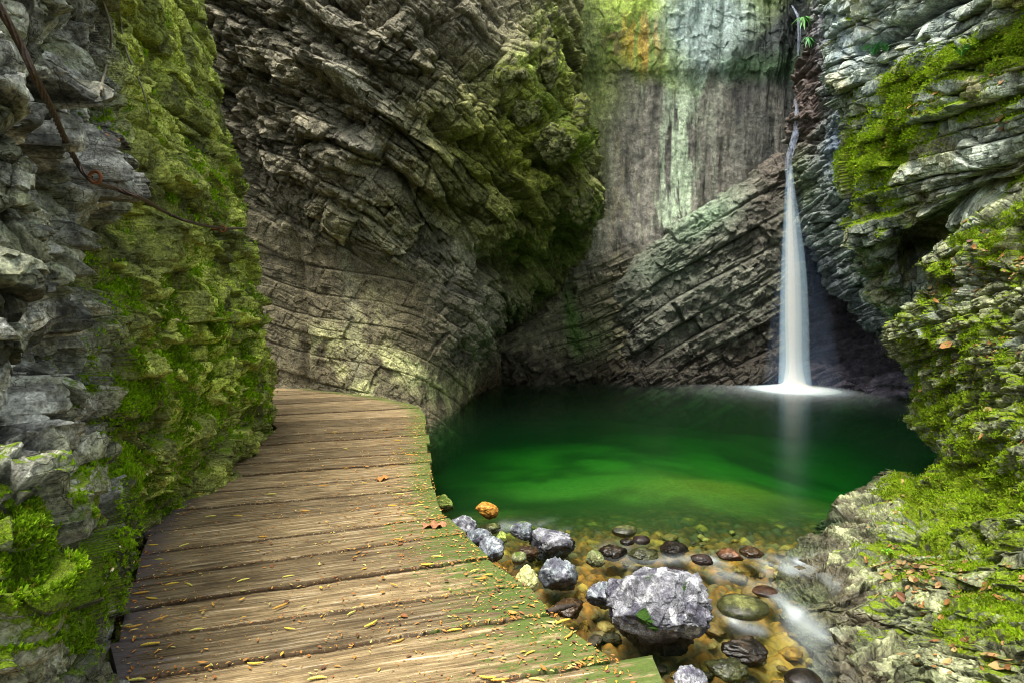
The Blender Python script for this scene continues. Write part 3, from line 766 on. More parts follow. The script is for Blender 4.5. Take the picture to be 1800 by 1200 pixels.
def paintH(Q, N, px, py, info):
    b1, b2, l1 = info
    n1 = fbm(Q, 2.4, 4, 210); n2 = fbm(Q, 12, 4, 211)
    col = mixc(rgb(.10, .11, .055), rgb(.34, .35, .20), sstep(.3, .7, n2))
    col = mixc(col, rgb(.30, .34, .31), sstep(.5, .65, n1) * .5)
    col = col * (.45 + .6 * b1 + .4 * b2)[:, None]
    foot = sstep(.035, .0, Q[:, 2] + (n2 - .5) * .05)
    col = mixc(col, rgb(.07, .055, .035), foot * .85)
    bias = blobs(px, py, [(1750, 430, 110, 40, .45, -25), (1700, 600, 140, 70, .32), (1720, 760, 130, 90, .38), (1650, 880, 90, 60, .32), (1760, 880, 90, 70, .36), (1580, 850, 40, 25, .5), (1640, 700, 30, 50, .35),
                          (1640, 970, 120, 60, .22), (1680, 1090, 160, 60, .16), (1500, 900, 30, 50, -.2), (1560, 560, 30, 25, .3)], .02)
    moss = bias * 1.15 + .13 + .45 * (N[:, 2] - .25) + .8 * (n1 - .5) + 1.2 * (n2 - .5) - foot - .28 * sstep(.60, .72, b1) + .17
    return col, moss, np.clip(foot + .08, 0, 1)
cliff('cliff_ledges', rowsH, 950, 1600, dispH, paintH, M_right,
      'mossy rock ledges with dead leaves stepping down into the pool and stream', [.3, 1.1, 1.3, .9, .3], [.3, .9, 1, 1, 1, 1, 1, 1, 1.1, 1.1, .5])

# ---- unseen gorge wall added behind the camera to cut low sky light
def skyblock_wall():
    n, m = 260, 200
    a = np.linspace(0, 1, n)[None, :] * np.ones((m, 1)); h = np.linspace(0, 1, m)[:, None] * np.ones((1, n))
    ang = math.radians(200) + a * math.radians(140)
    X = 1.2 + 8.0 * np.cos(ang); Y = .5 + 7.5 * np.sin(ang)
    G = np.stack([X * (1 + .0 * h), Y - 1.5 * h, -1.5 + 8 * h], -1).astype(np.float32)
    N = -normals(G).reshape(-1, 3); P = G.reshape(-1, 3)
    s0, b0, l0 = strata(warp(P, .5, .2, 400), (-.2, .1, .95), (1, .3, 0), .5, 1.2, 91)
    h0, e0, i0 = facets(warp(P, 1, .1, 401), 1.5, 92)
    Q = P + N * (.2 * s0 + .3 * h0 + .8 * (fbm(P, .5, 3, 402) - .5))[:, None]
    n2 = fbm(Q, 3, 4, 403)
    o = mesh_np('cliff_skyblock', Q, quads(n, m), M_back, attrs={'col': mixc(rgb(.13, .12, .08), rgb(.30, .29, .20), n2), 'moss': n2 * 1.2 - .4, 'wet': n2 * 0})
    tag(o, 'unseen rock wall added behind the viewpoint to block low sky light', 'cliff', kind='structure')
skyblock_wall()

# ------------------------------------------------------------------ stream bed and pool floor
def bed_z(X, Y):
    d = np.interp(Y, [0, 3.2, 4.3, 5.0, 6.0, 7.0, 8.0, 10., 12, 15, 30], [-.20, -.19, -.17, -.22, -.36, -.50, -.60, -.76, -.88, -1.0, -1.2])
    right = np.interp(X, [-4, -1.5, .5, 2.2, 3.5, 5, 8], [-.15, -.15, -.02, .08, -.05, -.35, -.7])
    return d + right * sstep(5.2, 8.5, Y) * (1 - .5 * sstep(9, 13, Y))
nx, ny = int(700 * RES), int(900 * RES)
xs = np.linspace(-5.5, 8.5, nx); yv = 0.2 + 18 * np.linspace(0, 1, ny) ** 1.7
XX, YY = np.meshgrid(xs, yv)
P = np.stack([XX, YY, np.zeros_like(XX)], -1).reshape(-1, 3).astype(np.float32)
z = bed_z(P[:, 0], P[:, 1])
near = sstep(7.0, 5.3, P[:, 1])
hc, ec, ic = facets(P, 7.0, 301, tilt=.5)
hd, ed, idd = facets(P + 3.3, 15.0, 303, tilt=.5)
peb = np.sqrt(np.clip(ec, 0, .6)) * .09 + np.sqrt(np.clip(ed, 0, .6)) * .035
z = z + .05 * np.exp(-(((P[:, 0] - 2.7) / 1.5) ** 2 + ((P[:, 1] - 7.6) / .9) ** 2)) + near * (peb - .07) + .10 * (fbm(P, 1.2, 3, 305) - .5)
P[:, 2] = z
c_st = mixc(rgb(.15, .052, .008), rgb(.44, .165, .016), ic)
c_st = mixc(c_st, rgb(.10, .075, .04), sstep(.55, .8, idd) * .8)
c_st = mixc(c_st, rgb(.50, .27, .05), sstep(.88, .95, ic))
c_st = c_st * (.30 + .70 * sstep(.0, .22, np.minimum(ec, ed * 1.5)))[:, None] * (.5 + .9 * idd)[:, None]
c_st = mixc(c_st, rgb(.62, .33, .05), np.exp(-(((P[:, 0] - 1.65) / .35) ** 2 + ((P[:, 1] - 3.0) / .8) ** 2)) * .35)
silt = mixc(rgb(.05, .055, .018), rgb(.15, .18, .05), sstep(.35, .65, fbm(P, .9, 3, 306)))
silt = silt * (.25 + .75 * sstep(-1.3, .9, P[:, 0] + (vn(P, .8, 308) - .5)))[:, None] * (.55 + .45 * sstep(12.5, 9, P[:, 1]))[:, None]
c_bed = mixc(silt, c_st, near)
sand = np.exp(-(((P[:, 0] - 2.9) / 1.2) ** 2 + ((P[:, 1] - 7.7) / .8) ** 2))
c_bed = mixc(c_bed, rgb(.36, .19, .03), sand * .65)
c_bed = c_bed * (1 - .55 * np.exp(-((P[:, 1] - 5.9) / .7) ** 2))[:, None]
def bed_mat():
    m, nt, b, out = new_mat('stream_bed_stones'); q = NB(nt); v = q.coord()
    k = q.mr(q.noise(v, 25, 5, .6), .3, .7, .65, 1.4)
    c = q.mix(1.0, q.attr('col', 'Color'), q.n('ShaderNodeCombineColor', Red=k, Green=k, Blue=k).outputs[0], 'MULTIPLY')
    nt.links.new(c, b.inputs['Base Color']); b.inputs['Roughness'].default_value = .8
    return m
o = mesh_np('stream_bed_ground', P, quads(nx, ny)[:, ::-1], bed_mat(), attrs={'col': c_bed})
tag(o, 'brown and golden gravel bed under the clear stream and green pool', 'stream bed', kind='structure')

# ------------------------------------------------------------------ water
FALL = at(1396, 684, 13.7)        # where the fall meets the pool
FALL.z = 0
def water_mat():
    m = bpy.data.materials.new('clear_pool_water'); m.use_nodes = True
    nt = m.node_tree
    for n in list(nt.nodes): nt.nodes.remove(n)
    q = NB(nt)
    out = nt.nodes.new('ShaderNodeOutputMaterial')
    tr = q.n('ShaderNodeBsdfTransparent', Color=(1, 1, 1, 1))
    gl = q.n('ShaderNodeBsdfGlossy', Color=(1, 1, 1, 1))
    gl.inputs['Roughness'].default_value = .2
    v = q.coord((1, 1, 1))
    bp = q.n('ShaderNodeBump', Strength=.25, Distance=.01, Height=q.noise(q.coord((1, 2.2, 1)), 3.5, 3, .5))
    nt.links.new(bp.outputs[0], gl.inputs['Normal'])
    fr = q.n('ShaderNodeFresnel', IOR=1.08); nt.links.new(bp.outputs[0], fr.inputs['Normal'])
    mx = nt.nodes.new('ShaderNodeMixShader'); nt.links.new(fr.outputs[0], mx.inputs[0])
    nt.links.new(tr.outputs[0], mx.inputs[1]); nt.links.new(gl.outputs[0], mx.inputs[2])
    df = q.n('ShaderNodeBsdfDiffuse', Color=(.80, .88, .92, 1))
    tl = q.n('ShaderNodeBsdfTranslucent', Color=(.80, .88, .92, 1))
    ad = nt.nodes.new('ShaderNodeMixShader'); ad.inputs[0].default_value = .3
    nt.links.new(df.outputs[0], ad.inputs[1]); nt.links.new(tl.outputs[0], ad.inputs[2])
    mx2 = nt.nodes.new('ShaderNodeMixShader')
    foam = q.attr('foam')
    nt.links.new(foam, mx2.inputs[0]); nt.links.new(mx.outputs[0], mx2.inputs[1]); nt.links.new(ad.outputs[0], mx2.inputs[2])
    nt.links.new(mx2.outputs[0], out.inputs['Surface'])
    va = q.n('ShaderNodeVolumeAbsorption', Color=(.03, .66, .07, 1), Density=.95)
    vb = q.n('ShaderNodeVolumeScatter', Color=(.04, .72, .22, 1), Density=.018)
    av = nt.nodes.new('ShaderNodeAddShader'); nt.links.new(va.outputs[0], av.inputs[0]); nt.links.new(vb.outputs[0], av.inputs[1])
    nt.links.new(av.outputs[0], out.inputs['Volume'])
    return m
nx, ny = 520, 760
xs = np.linspace(-7, 9, nx); yv = 0.05 + 18.9 * np.linspace(0, 1, ny) ** 1.5
XX, YY = np.meshgrid(xs, yv)
P = np.stack([XX, YY, np.zeros_like(XX)], -1).reshape(-1, 3).astype(np.float32)
px, py = pix(np.column_stack([P[:, 0], P[:, 1], np.zeros(len(P))]))
P[:, 2] = -.035 * sstep(4.75, 4.35, P[:, 1] + .12 * np.sin(P[:, 0] * 3)) + .006 * (fbm(P, 1.5, 3, 310) - .5)
flow = np.array([1, .35, 1], np.float32)
wisp = fbm(warp(P, 1.6, .18, 311) * flow, 5, 4, 312)
def seg(x0, y0, x1, y1, wd, val):
    L = math.hypot(x1 - x0, y1 - y0); ux, uy = (x1 - x0) / L, (y1 - y0) / L
    a = (px - x0) * ux + (py - y0) * uy
    dd = np.abs((px - x0) * -uy + (py - y0) * ux + (vn(P, 4, 313) - .5) * wd * 1.4) + np.maximum(0, np.abs(a - L / 2) - L / 2)
    return val * np.exp(-(dd / wd) ** 2)
foam = (seg(1250, 975, 1310, 968, 9, .5) + seg(1310, 968, 1400, 992, 13, .75) + seg(1400, 980, 1478, 978, 8, .65) + seg(1260, 1000, 1420, 1000, 16, .30) + seg(1100, 968, 1250, 975, 9, .35)
        + seg(1365, 1032, 1400, 1070, 12, .65) + seg(1400, 1070, 1440, 1110, 22, .40) + seg(1262, 1060, 1290, 1082, 9, .5) + seg(1290, 1085, 1340, 1095, 12, .28) + seg(1060, 965, 1110, 985, 10, .2)
        + seg(880, 925, 1000, 925, 8, .22) + seg(1390, 1110, 1440, 1180, 22, .15))
foam = foam + seg(1290, 985, 1470, 1012, 14, .35) + seg(1330, 1008, 1400, 1022, 12, .3)
foam = .78 * foam * sstep(.30, .64, wisp)
# spray ring under the fall
dr = np.hypot((P[:, 0] - FALL.x) / 1.0, (P[:, 1] - FALL.y) / .95)
foam = np.maximum(foam, np.exp(-(dr / .75) ** 2) * .9 + .20 * np.exp(-(dr / 1.7) ** 2) * (.4 + wisp))
# closed body of water: lid, skirt, floor
V = P; Q4 = quads(nx, ny)[:, ::-1]
n = len(V)
cor = [0, nx - 1, n - 1, n - nx]
bot = V[cor].copy(); bot[:, 2] = -6
Vall = np.vstack([V, bot])
o_tris = []
idx = np.arange(n).reshape(ny, nx)
rim = list(idx[0, :]) + list(idx[1:, -1]) + list(idx[-1, ::-1][1:]) + list(idx[::-1, 0][1:-1])
rb = V[rim].copy(); rb[:, 2] = -6
Vall = np.vstack([V, rb])
m_ = len(rim); a = np.array(rim); bidx = n + np.arange(m_)
skirt = np.stack([a, bidx, np.roll(bidx, -1), np.roll(a, -1)], 1)[:, ::-1]
fl = np.array([[n + 0, n + nx - 1, n + nx - 1 + ny - 1, n + nx - 1 + ny - 1 + nx - 1]])
# lid rim to floor corners
faces = np.vstack([Q4, skirt[:, ::-1], fl[:, ::-1]])
fo = np.concatenate([np.clip(foam, 0, 1), np.zeros(m_)])
o = mesh_np('pool_water', Vall, faces, water_mat(), attrs={'foam': fo})
tag(o, 'still emerald green pool thinning to a clear golden stream', 'pool', kind='structure')

# ------------------------------------------------------------------ the waterfall
def vol_mat(name, col, dens, aniso=-0.25):
    m = bpy.data.materials.new(name); m.use_nodes = True; nt = m.node_tree
    for n in list(nt.nodes): nt.nodes.remove(n)
    out = nt.nodes.new('ShaderNodeOutputMaterial'); q = NB(nt)
    v = q.n('ShaderNodeVolumeScatter', Color=(*col, 1), Density=dens); v.inputs['Anisotropy'].default_value = aniso
    nt.links.new(v.outputs[0], out.inputs['Volume'])
    return m
def tube_profile(name, pts, mat, parent, n=28, seed=0, flat=1.0, wob=.0):
    """pts: (x, y, z, radius) from top to bottom, closed, elliptical section"""
    pts = np.array(pts, float)
    t = np.linspace(0, len(pts) - 1, 60)
    Pc = crom(pts[:, None, :], t)[:, 0, :]
    V = []
    r_ = np.random.RandomState(seed); ph = r_.rand(6) * 6
    for k, (x, y, z, r) in enumerate(Pc):
        r = max(r, .004)
        for j in range(n):
            a = 2 * math.pi * j / n
            w = 1 + wob * (math.sin(3 * a + ph[0]) + .6 * math.sin(7 * a + ph[1] + z * .3))
            V.append((x + math.cos(a) * r * w, y + math.sin(a) * r * w * flat, z))
    V.append(tuple(Pc[0, :3])); V.append(tuple(Pc[-1, :3]))
    m = len(Pc); Fq = []
    for k in range(m - 1):
        for j in range(n):
            a, b = k * n + j, k * n + (j + 1) % n
            Fq.append((a, a + n, b + n, b))
    top, bo = m * n, m * n + 1
    for j in range(n):
        Fq.append((top, j, (j + 1) % n, top)); Fq.append((bo, (m - 1) * n + (j + 1) % n, (m - 1) * n + j, bo))
    me = bpy.data.meshes.new(name)
    me.from_pydata(V, [], [f if len(set(f)) == 4 else tuple(dict.fromkeys(f)) for f in Fq]); me.update()
    me.polygons.foreach_set('use_smooth', [True] * len(me.polygons)); me.materials.append(mat)
    o = bpy.data.objects.new(name, me); COL.objects.link(o); o.parent = parent
    return o
def fp(px, py, Y, wpx):
    p = at(px, py, Y); return (p.x, p.y, p.z, wpx * Y / F / 2)
wf = empty('waterfall', (0, 0, 0))
tag(wf, 'tall silky white waterfall dropping out of the cleft into the pool', 'waterfall')
YF = 13.7
tube_profile('falling_water', [fp(1389, 290, YF, 8), fp(1388, 330, YF, 16), fp(1391, 390, YF, 27), fp(1394, 470, YF, 40), fp(1395, 560, YF, 47), fp(1395, 630, YF, 49), fp(1396, 678, YF, 54), fp(1396, 683, YF, 54)],
             vol_mat('white_water', (.46, .70, 1.0), 1.7), wf, seed=2, wob=.05)
tube_profile('water_core', [fp(1388, 300, YF, 5), fp(1390, 400, YF, 17), fp(1393, 480, YF, 24), fp(1394, 560, YF, 27), fp(1395, 640, YF, 27), fp(1396, 680, YF, 40)],
             vol_mat('dense_white_water', (.76, .90, 1.0), 4.5), wf, seed=3, wob=.04)
tube_profile('inner_strand', [fp(1389, 330, YF, 4), fp(1389, 400, YF, 8), fp(1391, 480, YF, 11), fp(1392, 560, YF, 12), fp(1393, 640, YF, 10), fp(1394, 680, YF, 20)],
             vol_mat('brightest_white_water', (.93, .975, 1.0), 16), wf, seed=8, wob=.06)
tube_profile('spray_mist', [fp(1392, 330, YF, 14), fp(1400, 400, YF, 50), fp(1406, 500, YF, 84), fp(1409, 600, YF, 110), fp(1410, 660, YF, 125), fp(1410, 683, YF, 130)],
             vol_mat('thin_blue_mist', (.45, .62, 1.0), .05), wf, seed=4)
for nm, rr_, hh_, dn, cl in (('splash', .50, .24, 6, (.94, .975, 1.0)), ('spreading_foam', 1.0, .10, 2.6, (.84, .93, 1.0)), ('drifting_spray', 1.35, .07, 1.2, (.5, .75, 1.0))):
    tube_profile(nm, [(FALL.x, FALL.y, hh_, .04), (FALL.x, FALL.y, hh_ * .8, rr_ * .35), (FALL.x, FALL.y, hh_ * .35, rr_ * .75), (FALL.x, FALL.y, .012, rr_)],
                 vol_mat('churned_' + nm, cl, dn), wf, seed=5)
# fast thin chute above, lying on the rock
def chute_mat():
    m = bpy.data.materials.new('thin_running_water'); m.use_nodes = True; nt = m.node_tree
    for n in list(nt.nodes): nt.nodes.remove(n)
    out = nt.nodes.new('ShaderNodeOutputMaterial'); q = NB(nt)
    b = q.n('ShaderNodeBsdfPrincipled'); b.inputs['Base Color'].default_value = (.60, .68, .90, 1); b.inputs['Roughness'].default_value = .3
    al = q.mr(q.noise(q.coord((9, 9, .8)), 3, 4, .6), .40, .74, .0, .45)
    nt.links.new(al, b.inputs['Alpha']); nt.links.new(b.outputs[0], out.inputs['Surface'])
    return m
CH = chute_mat()
tube_profile('upper_chute', [fp(1397, 176, 13.85, 4), fp(1402, 195, 13.85, 9), fp(1401, 225, 13.8, 12), fp(1394, 255, 13.75, 13), fp(1386, 285, 13.7, 12), fp(1389, 320, 13.7, 14), fp(1391, 350, 13.7, 12)], CH, wf, flat=.35, seed=6, wob=.08)
tube_profile('top_trickle', [fp(1392, 10, 16.2, 3), fp(1402, 28, 15.9, 5), fp(1405, 50, 15.8, 6), fp(1404, 80, 15.8, 4), fp(1403, 98, 15.8, 2)], CH, wf, flat=.4, seed=7, wob=.08)

# ------------------------------------------------------------------ where is the rock surface?
ZB = {}
def zbuf(name, cell=6):
    if name not in ZB:
        Q = SHEETS[name][0]; m = Q[:, 1] > .3
        x, y = pix(Q[m]); Y = Q[m, 1]
        gx = np.clip((x + 300) / cell, 0, 2600 // cell - 1).astype(int); gy = np.clip((y + 300) / cell, 0, 2000 // cell - 1).astype(int)
        ok = (x > -300) & (x < 2290) & (y > -300) & (y < 1690)
        B = np.full((2600 // cell, 2000 // cell), 1e9, np.float32)
        np.minimum.at(B, (gx[ok], gy[ok]), Y[ok]); ZB[name] = (B, cell)
    return ZB[name]
def depth_at(name, px, py, rad=1):
    B, c = zbuf(name); i = int((px + 300) / c); j = int((py + 300) / c)
    for r in (rad, rad + 4, rad + 10, rad + 20):
        w = B[max(i - r, 0):i + r + 1, max(j - r, 0):j + r + 1]; w = w[w < 1e8]
        if len(w): return float(np.median(w))
    return 14.0

# ------------------------------------------------------------------ boardwalk
DZ = 0.5
def wood_mat():
    m, nt, b, out = new_mat('weathered_larch'); q = NB(nt)
    uv = q.attr('grain', 'Vector')
    def mp(sc):
        x = nt.nodes.new('ShaderNodeMapping'); nt.links.new(uv, x.inputs['Vector']); x.inputs['Scale'].default_value = sc; return x.outputs[0]
    g1 = q.noise(mp((1.6, 26, 1)), 2.0, 7, .68, .5)
    g2 = q.noise(mp((4, 130, 1)), 2.0, 5, .7, .2)
    g3 = q.noise(mp((2.2, 5, 1)), 2.6, 5, .65)
    g4 = q.noise(mp((30, 45, 1)), 2.0, 5, .75)
    c = q.ramp(g1, [(.25, (.035, .024, .014)), (.38, (.125, .085, .042)), (.50, (.235, .165, .080)), (.60, (.37, .275, .150)), (.70, (.66, .55, .39))])
    k = q.math('MULTIPLY', q.mr(g2, .3, .7, .62, 1.35), q.mr(g3, .3, .7, .62, 1.3))
    c = q.mix(1.0, c, q.n('ShaderNodeCombineColor', Red=k, Green=k, Blue=k).outputs[0], 'MULTIPLY')
    tone = q.attr('tone')
    c = q.mix(1.0, c, q.n('ShaderNodeCombineColor', Red=tone, Green=tone, Blue=tone).outputs[0], 'MULTIPLY')
    # crumbs of soil
    dirt = q.mr(q.math('ADD', g4, q.math('MULTIPLY', q.attr('edge'), .22)), .60, .66)
    c = q.mix(q.math('MULTIPLY', dirt, .85), c, (.062, .036, .016))
    # damp bluish end, green film on the water end
    dn = q.math('ADD', q.attr('damp'), q.math('MULTIPLY', q.math('SUBTRACT', g1, .5), 1.3))
    c = q.mix(q.math('MULTIPLY', q.mr(dn, .40, .62), .85), c, q.mix(g2, (.035, .028, .035), (.16, .13, .14)))
    an = q.math('ADD', q.math('MULTIPLY', q.attr('algae'), 1.15), q.math('MULTIPLY', q.math('SUBTRACT', q.noise(mp((5, 16, 1)), 2, 6, .7), .5), 2.4))
    c = q.mix(q.math('MULTIPLY', q.mr(an, .42, .72), .85), c, q.mix(g4, (.02, .045, .010), (.11, .19, .02)))
    nt.links.new(c, b.inputs['Base Color'])
    nt.links.new(q.mr(dn, .4, .6, .85, .5), b.inputs['Roughness'])
    b.inputs['Specular IOR Level'].default_value = .3
    h = q.math('ADD', q.math('MULTIPLY', g1, .9), q.math('ADD', q.math('MULTIPLY', g2, .5), q.math('MULTIPLY', g4, .3)))
    bp = q.n('ShaderNodeBump', Strength=.75, Distance=.006, Height=h); nt.links.new(bp.outputs[0], b.inputs['Normal'])
    return m
M_wood = wood_mat()
# joints between planks, near to far: left end and right end on the deck
J = [((225, 1480), (1205, 1290)), ((228, 1312), (1085, 1159)), ((219, 1197), (970, 1078)), ((201, 1127), (928, 1027)), ((213, 1073), (858, 980)), ((232, 1022), (814, 938)),
     ((242, 977), (783, 910)), ((260, 935), (771, 880)), ((297, 896), (765, 857)), ((333, 866), (760, 833)), ((362, 839), (757, 811)),
     ((392, 818), (755, 795)), ((420, 800), (753, 777)), ((447, 783), (751, 763)), ((470, 768), (750, 752)), ((490, 752), (749, 744)), ((478, 741), (747, 730)),
     ((470, 730), (737, 716)), ((462, 721), (712, 707)), ((452, 712), (680, 700)), ((440, 704), (645, 695)), ((425, 697), (600, 690)), ((405, 690), (560, 685)), ((380, 684), (520, 680))]
bw = empty('boardwalk', on_z(600, 1000, DZ)); bw_inv = Vector(bw.location)
tag(bw, 'curving wooden boardwalk of weathered planks strewn with yellow catkins', 'boardwalk')
rr = random.Random(5)
prof = []
for t in np.linspace(0, 1, 13): prof.append((t, 0))
def plank(k, a0, a1, b0, b1, th=.055):
    """a = near edge (left,right), b = far edge; points on the deck"""
    gap = .007 + .004 * rr.random()
    dz = rr.uniform(-.006, .006)
    nu = int(np.clip(260 / a0.y, 40, 150)); nt_ = 18
    V = []; att = {'tone': [], 'edge': [], 'damp': [], 'algae': []}; gr = []
    tone = rr.uniform(.55, 1.12); sd = rr.random() * 50
    Ln = (a1 - a0).length
    ring = [(0, -th), (0, -.012), (.012, 0)] + [(t, 0) for t in np.linspace(.06, .94, nt_)] + [(.988, 0), (1, -.012), (1, -th)]
    m = len(ring)
    us = np.concatenate([[0, .0001], np.linspace(.002, .998, nu), [.9999, 1]])
    for iu, u in enumerate(us):
        pa = a0.lerp(a1, u); pb = b0.lerp(b1, u)
        ac = (pb - pa); w = ac.length; ac.normalize()
        pa = pa + ac * gap; pb = pb - ac * gap; w = (pb - pa).length
        endz = -.006 if iu in (0, len(us) - 1) else 0
        for (t, zz) in ring:
            if t < .02: tt = t * .5
            elif t > .98: tt = 1 - (1 - t) * .5
            else: tt = t
            p = pa.lerp(pb, tt)
            V.append((p.x, p.y, p.z + dz + zz + endz))
            gr.append((u * Ln + sd, tt * w + k * 1.7, sd * .3))
            e = max(0, 1 - min(tt, 1 - tt) * w / .02)
            att['tone'].append(tone); att['edge'].append(e)
            dl = u * Ln; drr = (1 - u) * Ln
            att['damp'].append(max(0, 1 - dl / .42) * .80 * (1 if a0.y < 4 else .3) - .1 + .4 * max(0, 1 - drr / .7) * (.6 if a0.y > 2.6 else .8))
            att['algae'].append(max(0, 1 - drr / (.46 if a0.y > 2.9 else .72)) * .74)
    V = np.array(V, np.float32)
    wv = (fbm(V, 2.5, 3, 400) - .5) * .012 + (fbm(V * np.array([1, 1, 1]), 14, 3, 401) - .5) * .004
    eg = np.array(att['edge'])
    wv = wv - eg * np.clip(fbm(V, 9, 3, 402) - .5, 0, 1) * .03
    V[:, 2] += wv
    V[:, :2] += ((np.stack([vn(V, 22, 403), vn(V, 22, 404)], 1) - .5) * .006) * (eg[:, None] > 0)
    V -= np.array(bw_inv, np.float32)
    nuu = len(us); Fq = []
    for i in range(nuu - 1):
        for j in range(m):
            jn = (j + 1) % m
            Fq.append((i * m + j, i * m + jn, (i + 1) * m + jn, (i + 1) * m + j)[::-1])
    me_v = len(V)
    att['grain'] = np.array(gr, np.float32)
    o = mesh_np('plank', V, np.array(Fq), M_wood, bw, attrs={k2: np.array(v2) for k2, v2 in att.items()})
    # close both ends
    bm = bmesh.new(); bm.from_mesh(o.data); bm.verts.ensure_lookup_table()
    bm.faces.new([bm.verts[j] for j in range(m)]); bm.faces.new([bm.verts[(nuu - 1) * m + j] for j in range(m)][::-1])
    bmesh.ops.recalc_face_normals(bm, faces=bm.faces)
    bm.to_mesh(o.data); bm.free()
    return o
lines = [(on_z(*a, DZ), on_z(*b, DZ)) for a, b in J]
for k in range(len(lines) - 1):
    (a0, a1), (b0, b1) = lines[k], lines[k + 1]
    a0, a1, b0, b1 = a0.copy(), a1.copy(), b0.copy(), b1.copy()
    if k == 0: a1 = on_z(1200, 1285, DZ); b1 = on_z(1142, 1150, DZ)
    # ends do not line up exactly
    ex = rr.uniform(-.02, .02); d = (a1 - a0).normalized(); a1 += d * ex; b1 += d * ex
    ex = rr.uniform(-.03, .02); a0 += d * ex; b0 += d * ex
    plank(k, a0, a1, b0, b1)
# bearers under the planks
M_beam = simple_mat('dark_wet_timber', (.045, .033, .024), .7, .4, 20)
def box_between(name, pts, w, h, mat, parent, loc):
    """rectangular timber following pts"""
    V = []; Fq = []
    for i, p in enumerate(pts):
        d = (pts[min(i + 1, len(pts) - 1)] - pts[max(i - 1, 0)]).normalized(); s = Vector((-d.y, d.x, 0)).normalized() * w / 2
        for q_ in (p - s, p + s, p + s - Vector((0, 0, h)), p - s - Vector((0, 0, h))): V.append(tuple(q_ - loc))
    for i in range(len(pts) - 1):
        for j in range(4): Fq.append((i * 4 + j, i * 4 + (j + 1) % 4, i * 4 + 4 + (j + 1) % 4, i * 4 + 4 + j))
    Fq += [(3, 2, 1, 0), tuple(len(V) - 4 + j for j in range(4))]
    me = bpy.data.meshes.new(name); me.from_pydata(V, [], Fq); me.update(); me.materials.append(mat)
    bm = bmesh.new(); bm.from_mesh(me); bmesh.ops.bevel(bm, geom=bm.edges[:], offset=.006, segments=2, affect='EDGES'); bm.to_mesh(me); bm.free()
    o = bpy.data.objects.new(name, me); COL.objects.link(o); o.parent = parent; return o
for f in (.12, .82):
    pts = [a.lerp(b, f) + Vector((0, 0, -.062)) for a, b in lines]
    box_between('bearer', pts, .10, .16, M_beam, bw, bw_inv)
for f, ks in ((.10, (2, 6, 11)), (.84, (2, 5, 8, 12))):
    for kk in ks:
        p = lines[kk][0].lerp(lines[kk][1], f); top = p + Vector((0, 0, -.225))
        me_pts = [top, top + Vector((0, 0, -.6))]
        bm = bmesh.new(); bmesh.ops.create_cone(bm, cap_ends=True, segments=10, radius1=.07, radius2=.06, depth=.62)
        bmesh.ops.translate(bm, verts=bm.verts, vec=top + Vector((0, 0, -.31)) - bw_inv)
        me = bpy.data.meshes.new('post'); bm.to_mesh(me); bm.free(); me.materials.append(M_beam)
        o = bpy.data.objects.new('post', me); COL.objects.link(o); o.parent = bw

# ------------------------------------------------------------------ stones
ICO = {}
def ico(sub):
    if sub not in ICO:
        bm = bmesh.new(); bmesh.ops.create_icosphere(bm, subdivisions=sub, radius=1)
        bm.verts.ensure_lookup_table()
        ICO[sub] = (np.array([v.co[:] for v in bm.verts], np.float32), np.array([[v.index for v in f.verts] for f in bm.faces], np.int32)); bm.free()
    return ICO[sub]
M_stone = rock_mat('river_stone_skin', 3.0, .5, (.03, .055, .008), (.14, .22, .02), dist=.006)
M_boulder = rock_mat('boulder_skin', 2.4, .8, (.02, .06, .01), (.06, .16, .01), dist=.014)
def stone_shape(sub, seed, angular=.6, planes=None, rough=.06):
    D, Fc = ico(sub); r_ = np.random.RandomState(seed)
    n = 16; pn = r_.normal(size=(n, 3)); pn /= np.linalg.norm(pn, axis=1, keepdims=True); pd = r_.uniform(.62, 1.0, n)
    if planes:
        pn = np.vstack([pn * 1.0, [unit(p[:3]) for p in planes]]); pd = np.concatenate([np.maximum(pd, .86), [p[3] for p in planes]])
    dots = D @ pn.T.astype(np.float32)
    r = np.where(dots > .05, pd[None] / np.maximum(dots, .05), 9).min(1)
    r = np.minimum(r, 1.12)
    r = r * angular + (1 - angular) * .88
    S = D * r[:, None]
    sv = S + seed * 3.1
    if angular > .3:
        h, e, i = facets(sv, 2.6, seed, tilt=1.2)
        h2, e2, i2 = facets(sv, 6.5, seed + 1, tilt=1.2)
        if seed == 31: S = S * (1 + .20 * h + .05 * h2 + .07 * (ridged(sv, 2.2, 5, seed) - .5))[:, None]
        else: S = S * (1 + 2.2 * rough * h + .9 * rough * h2 + 1.2 * rough * (ridged(sv, 3, 5, seed) - .5))[:, None]
    else:
        S = S * (1 + rough * 1.6 * (fbm(sv, 1.6, 3, seed) - .5) + rough * .4 * (fbm(sv, 7, 3, seed) - .5))[:, None]
    return S, Fc
def tri_normals(S, Fc):
    fn = np.cross(S[Fc[:, 1]] - S[Fc[:, 0]], S[Fc[:, 2]] - S[Fc[:, 0]])
    N = np.zeros_like(S)
    for j in range(3): np.add.at(N, Fc[:, j], fn)
    return N / (np.linalg.norm(N, axis=1, keepdims=True) + 1e-9)
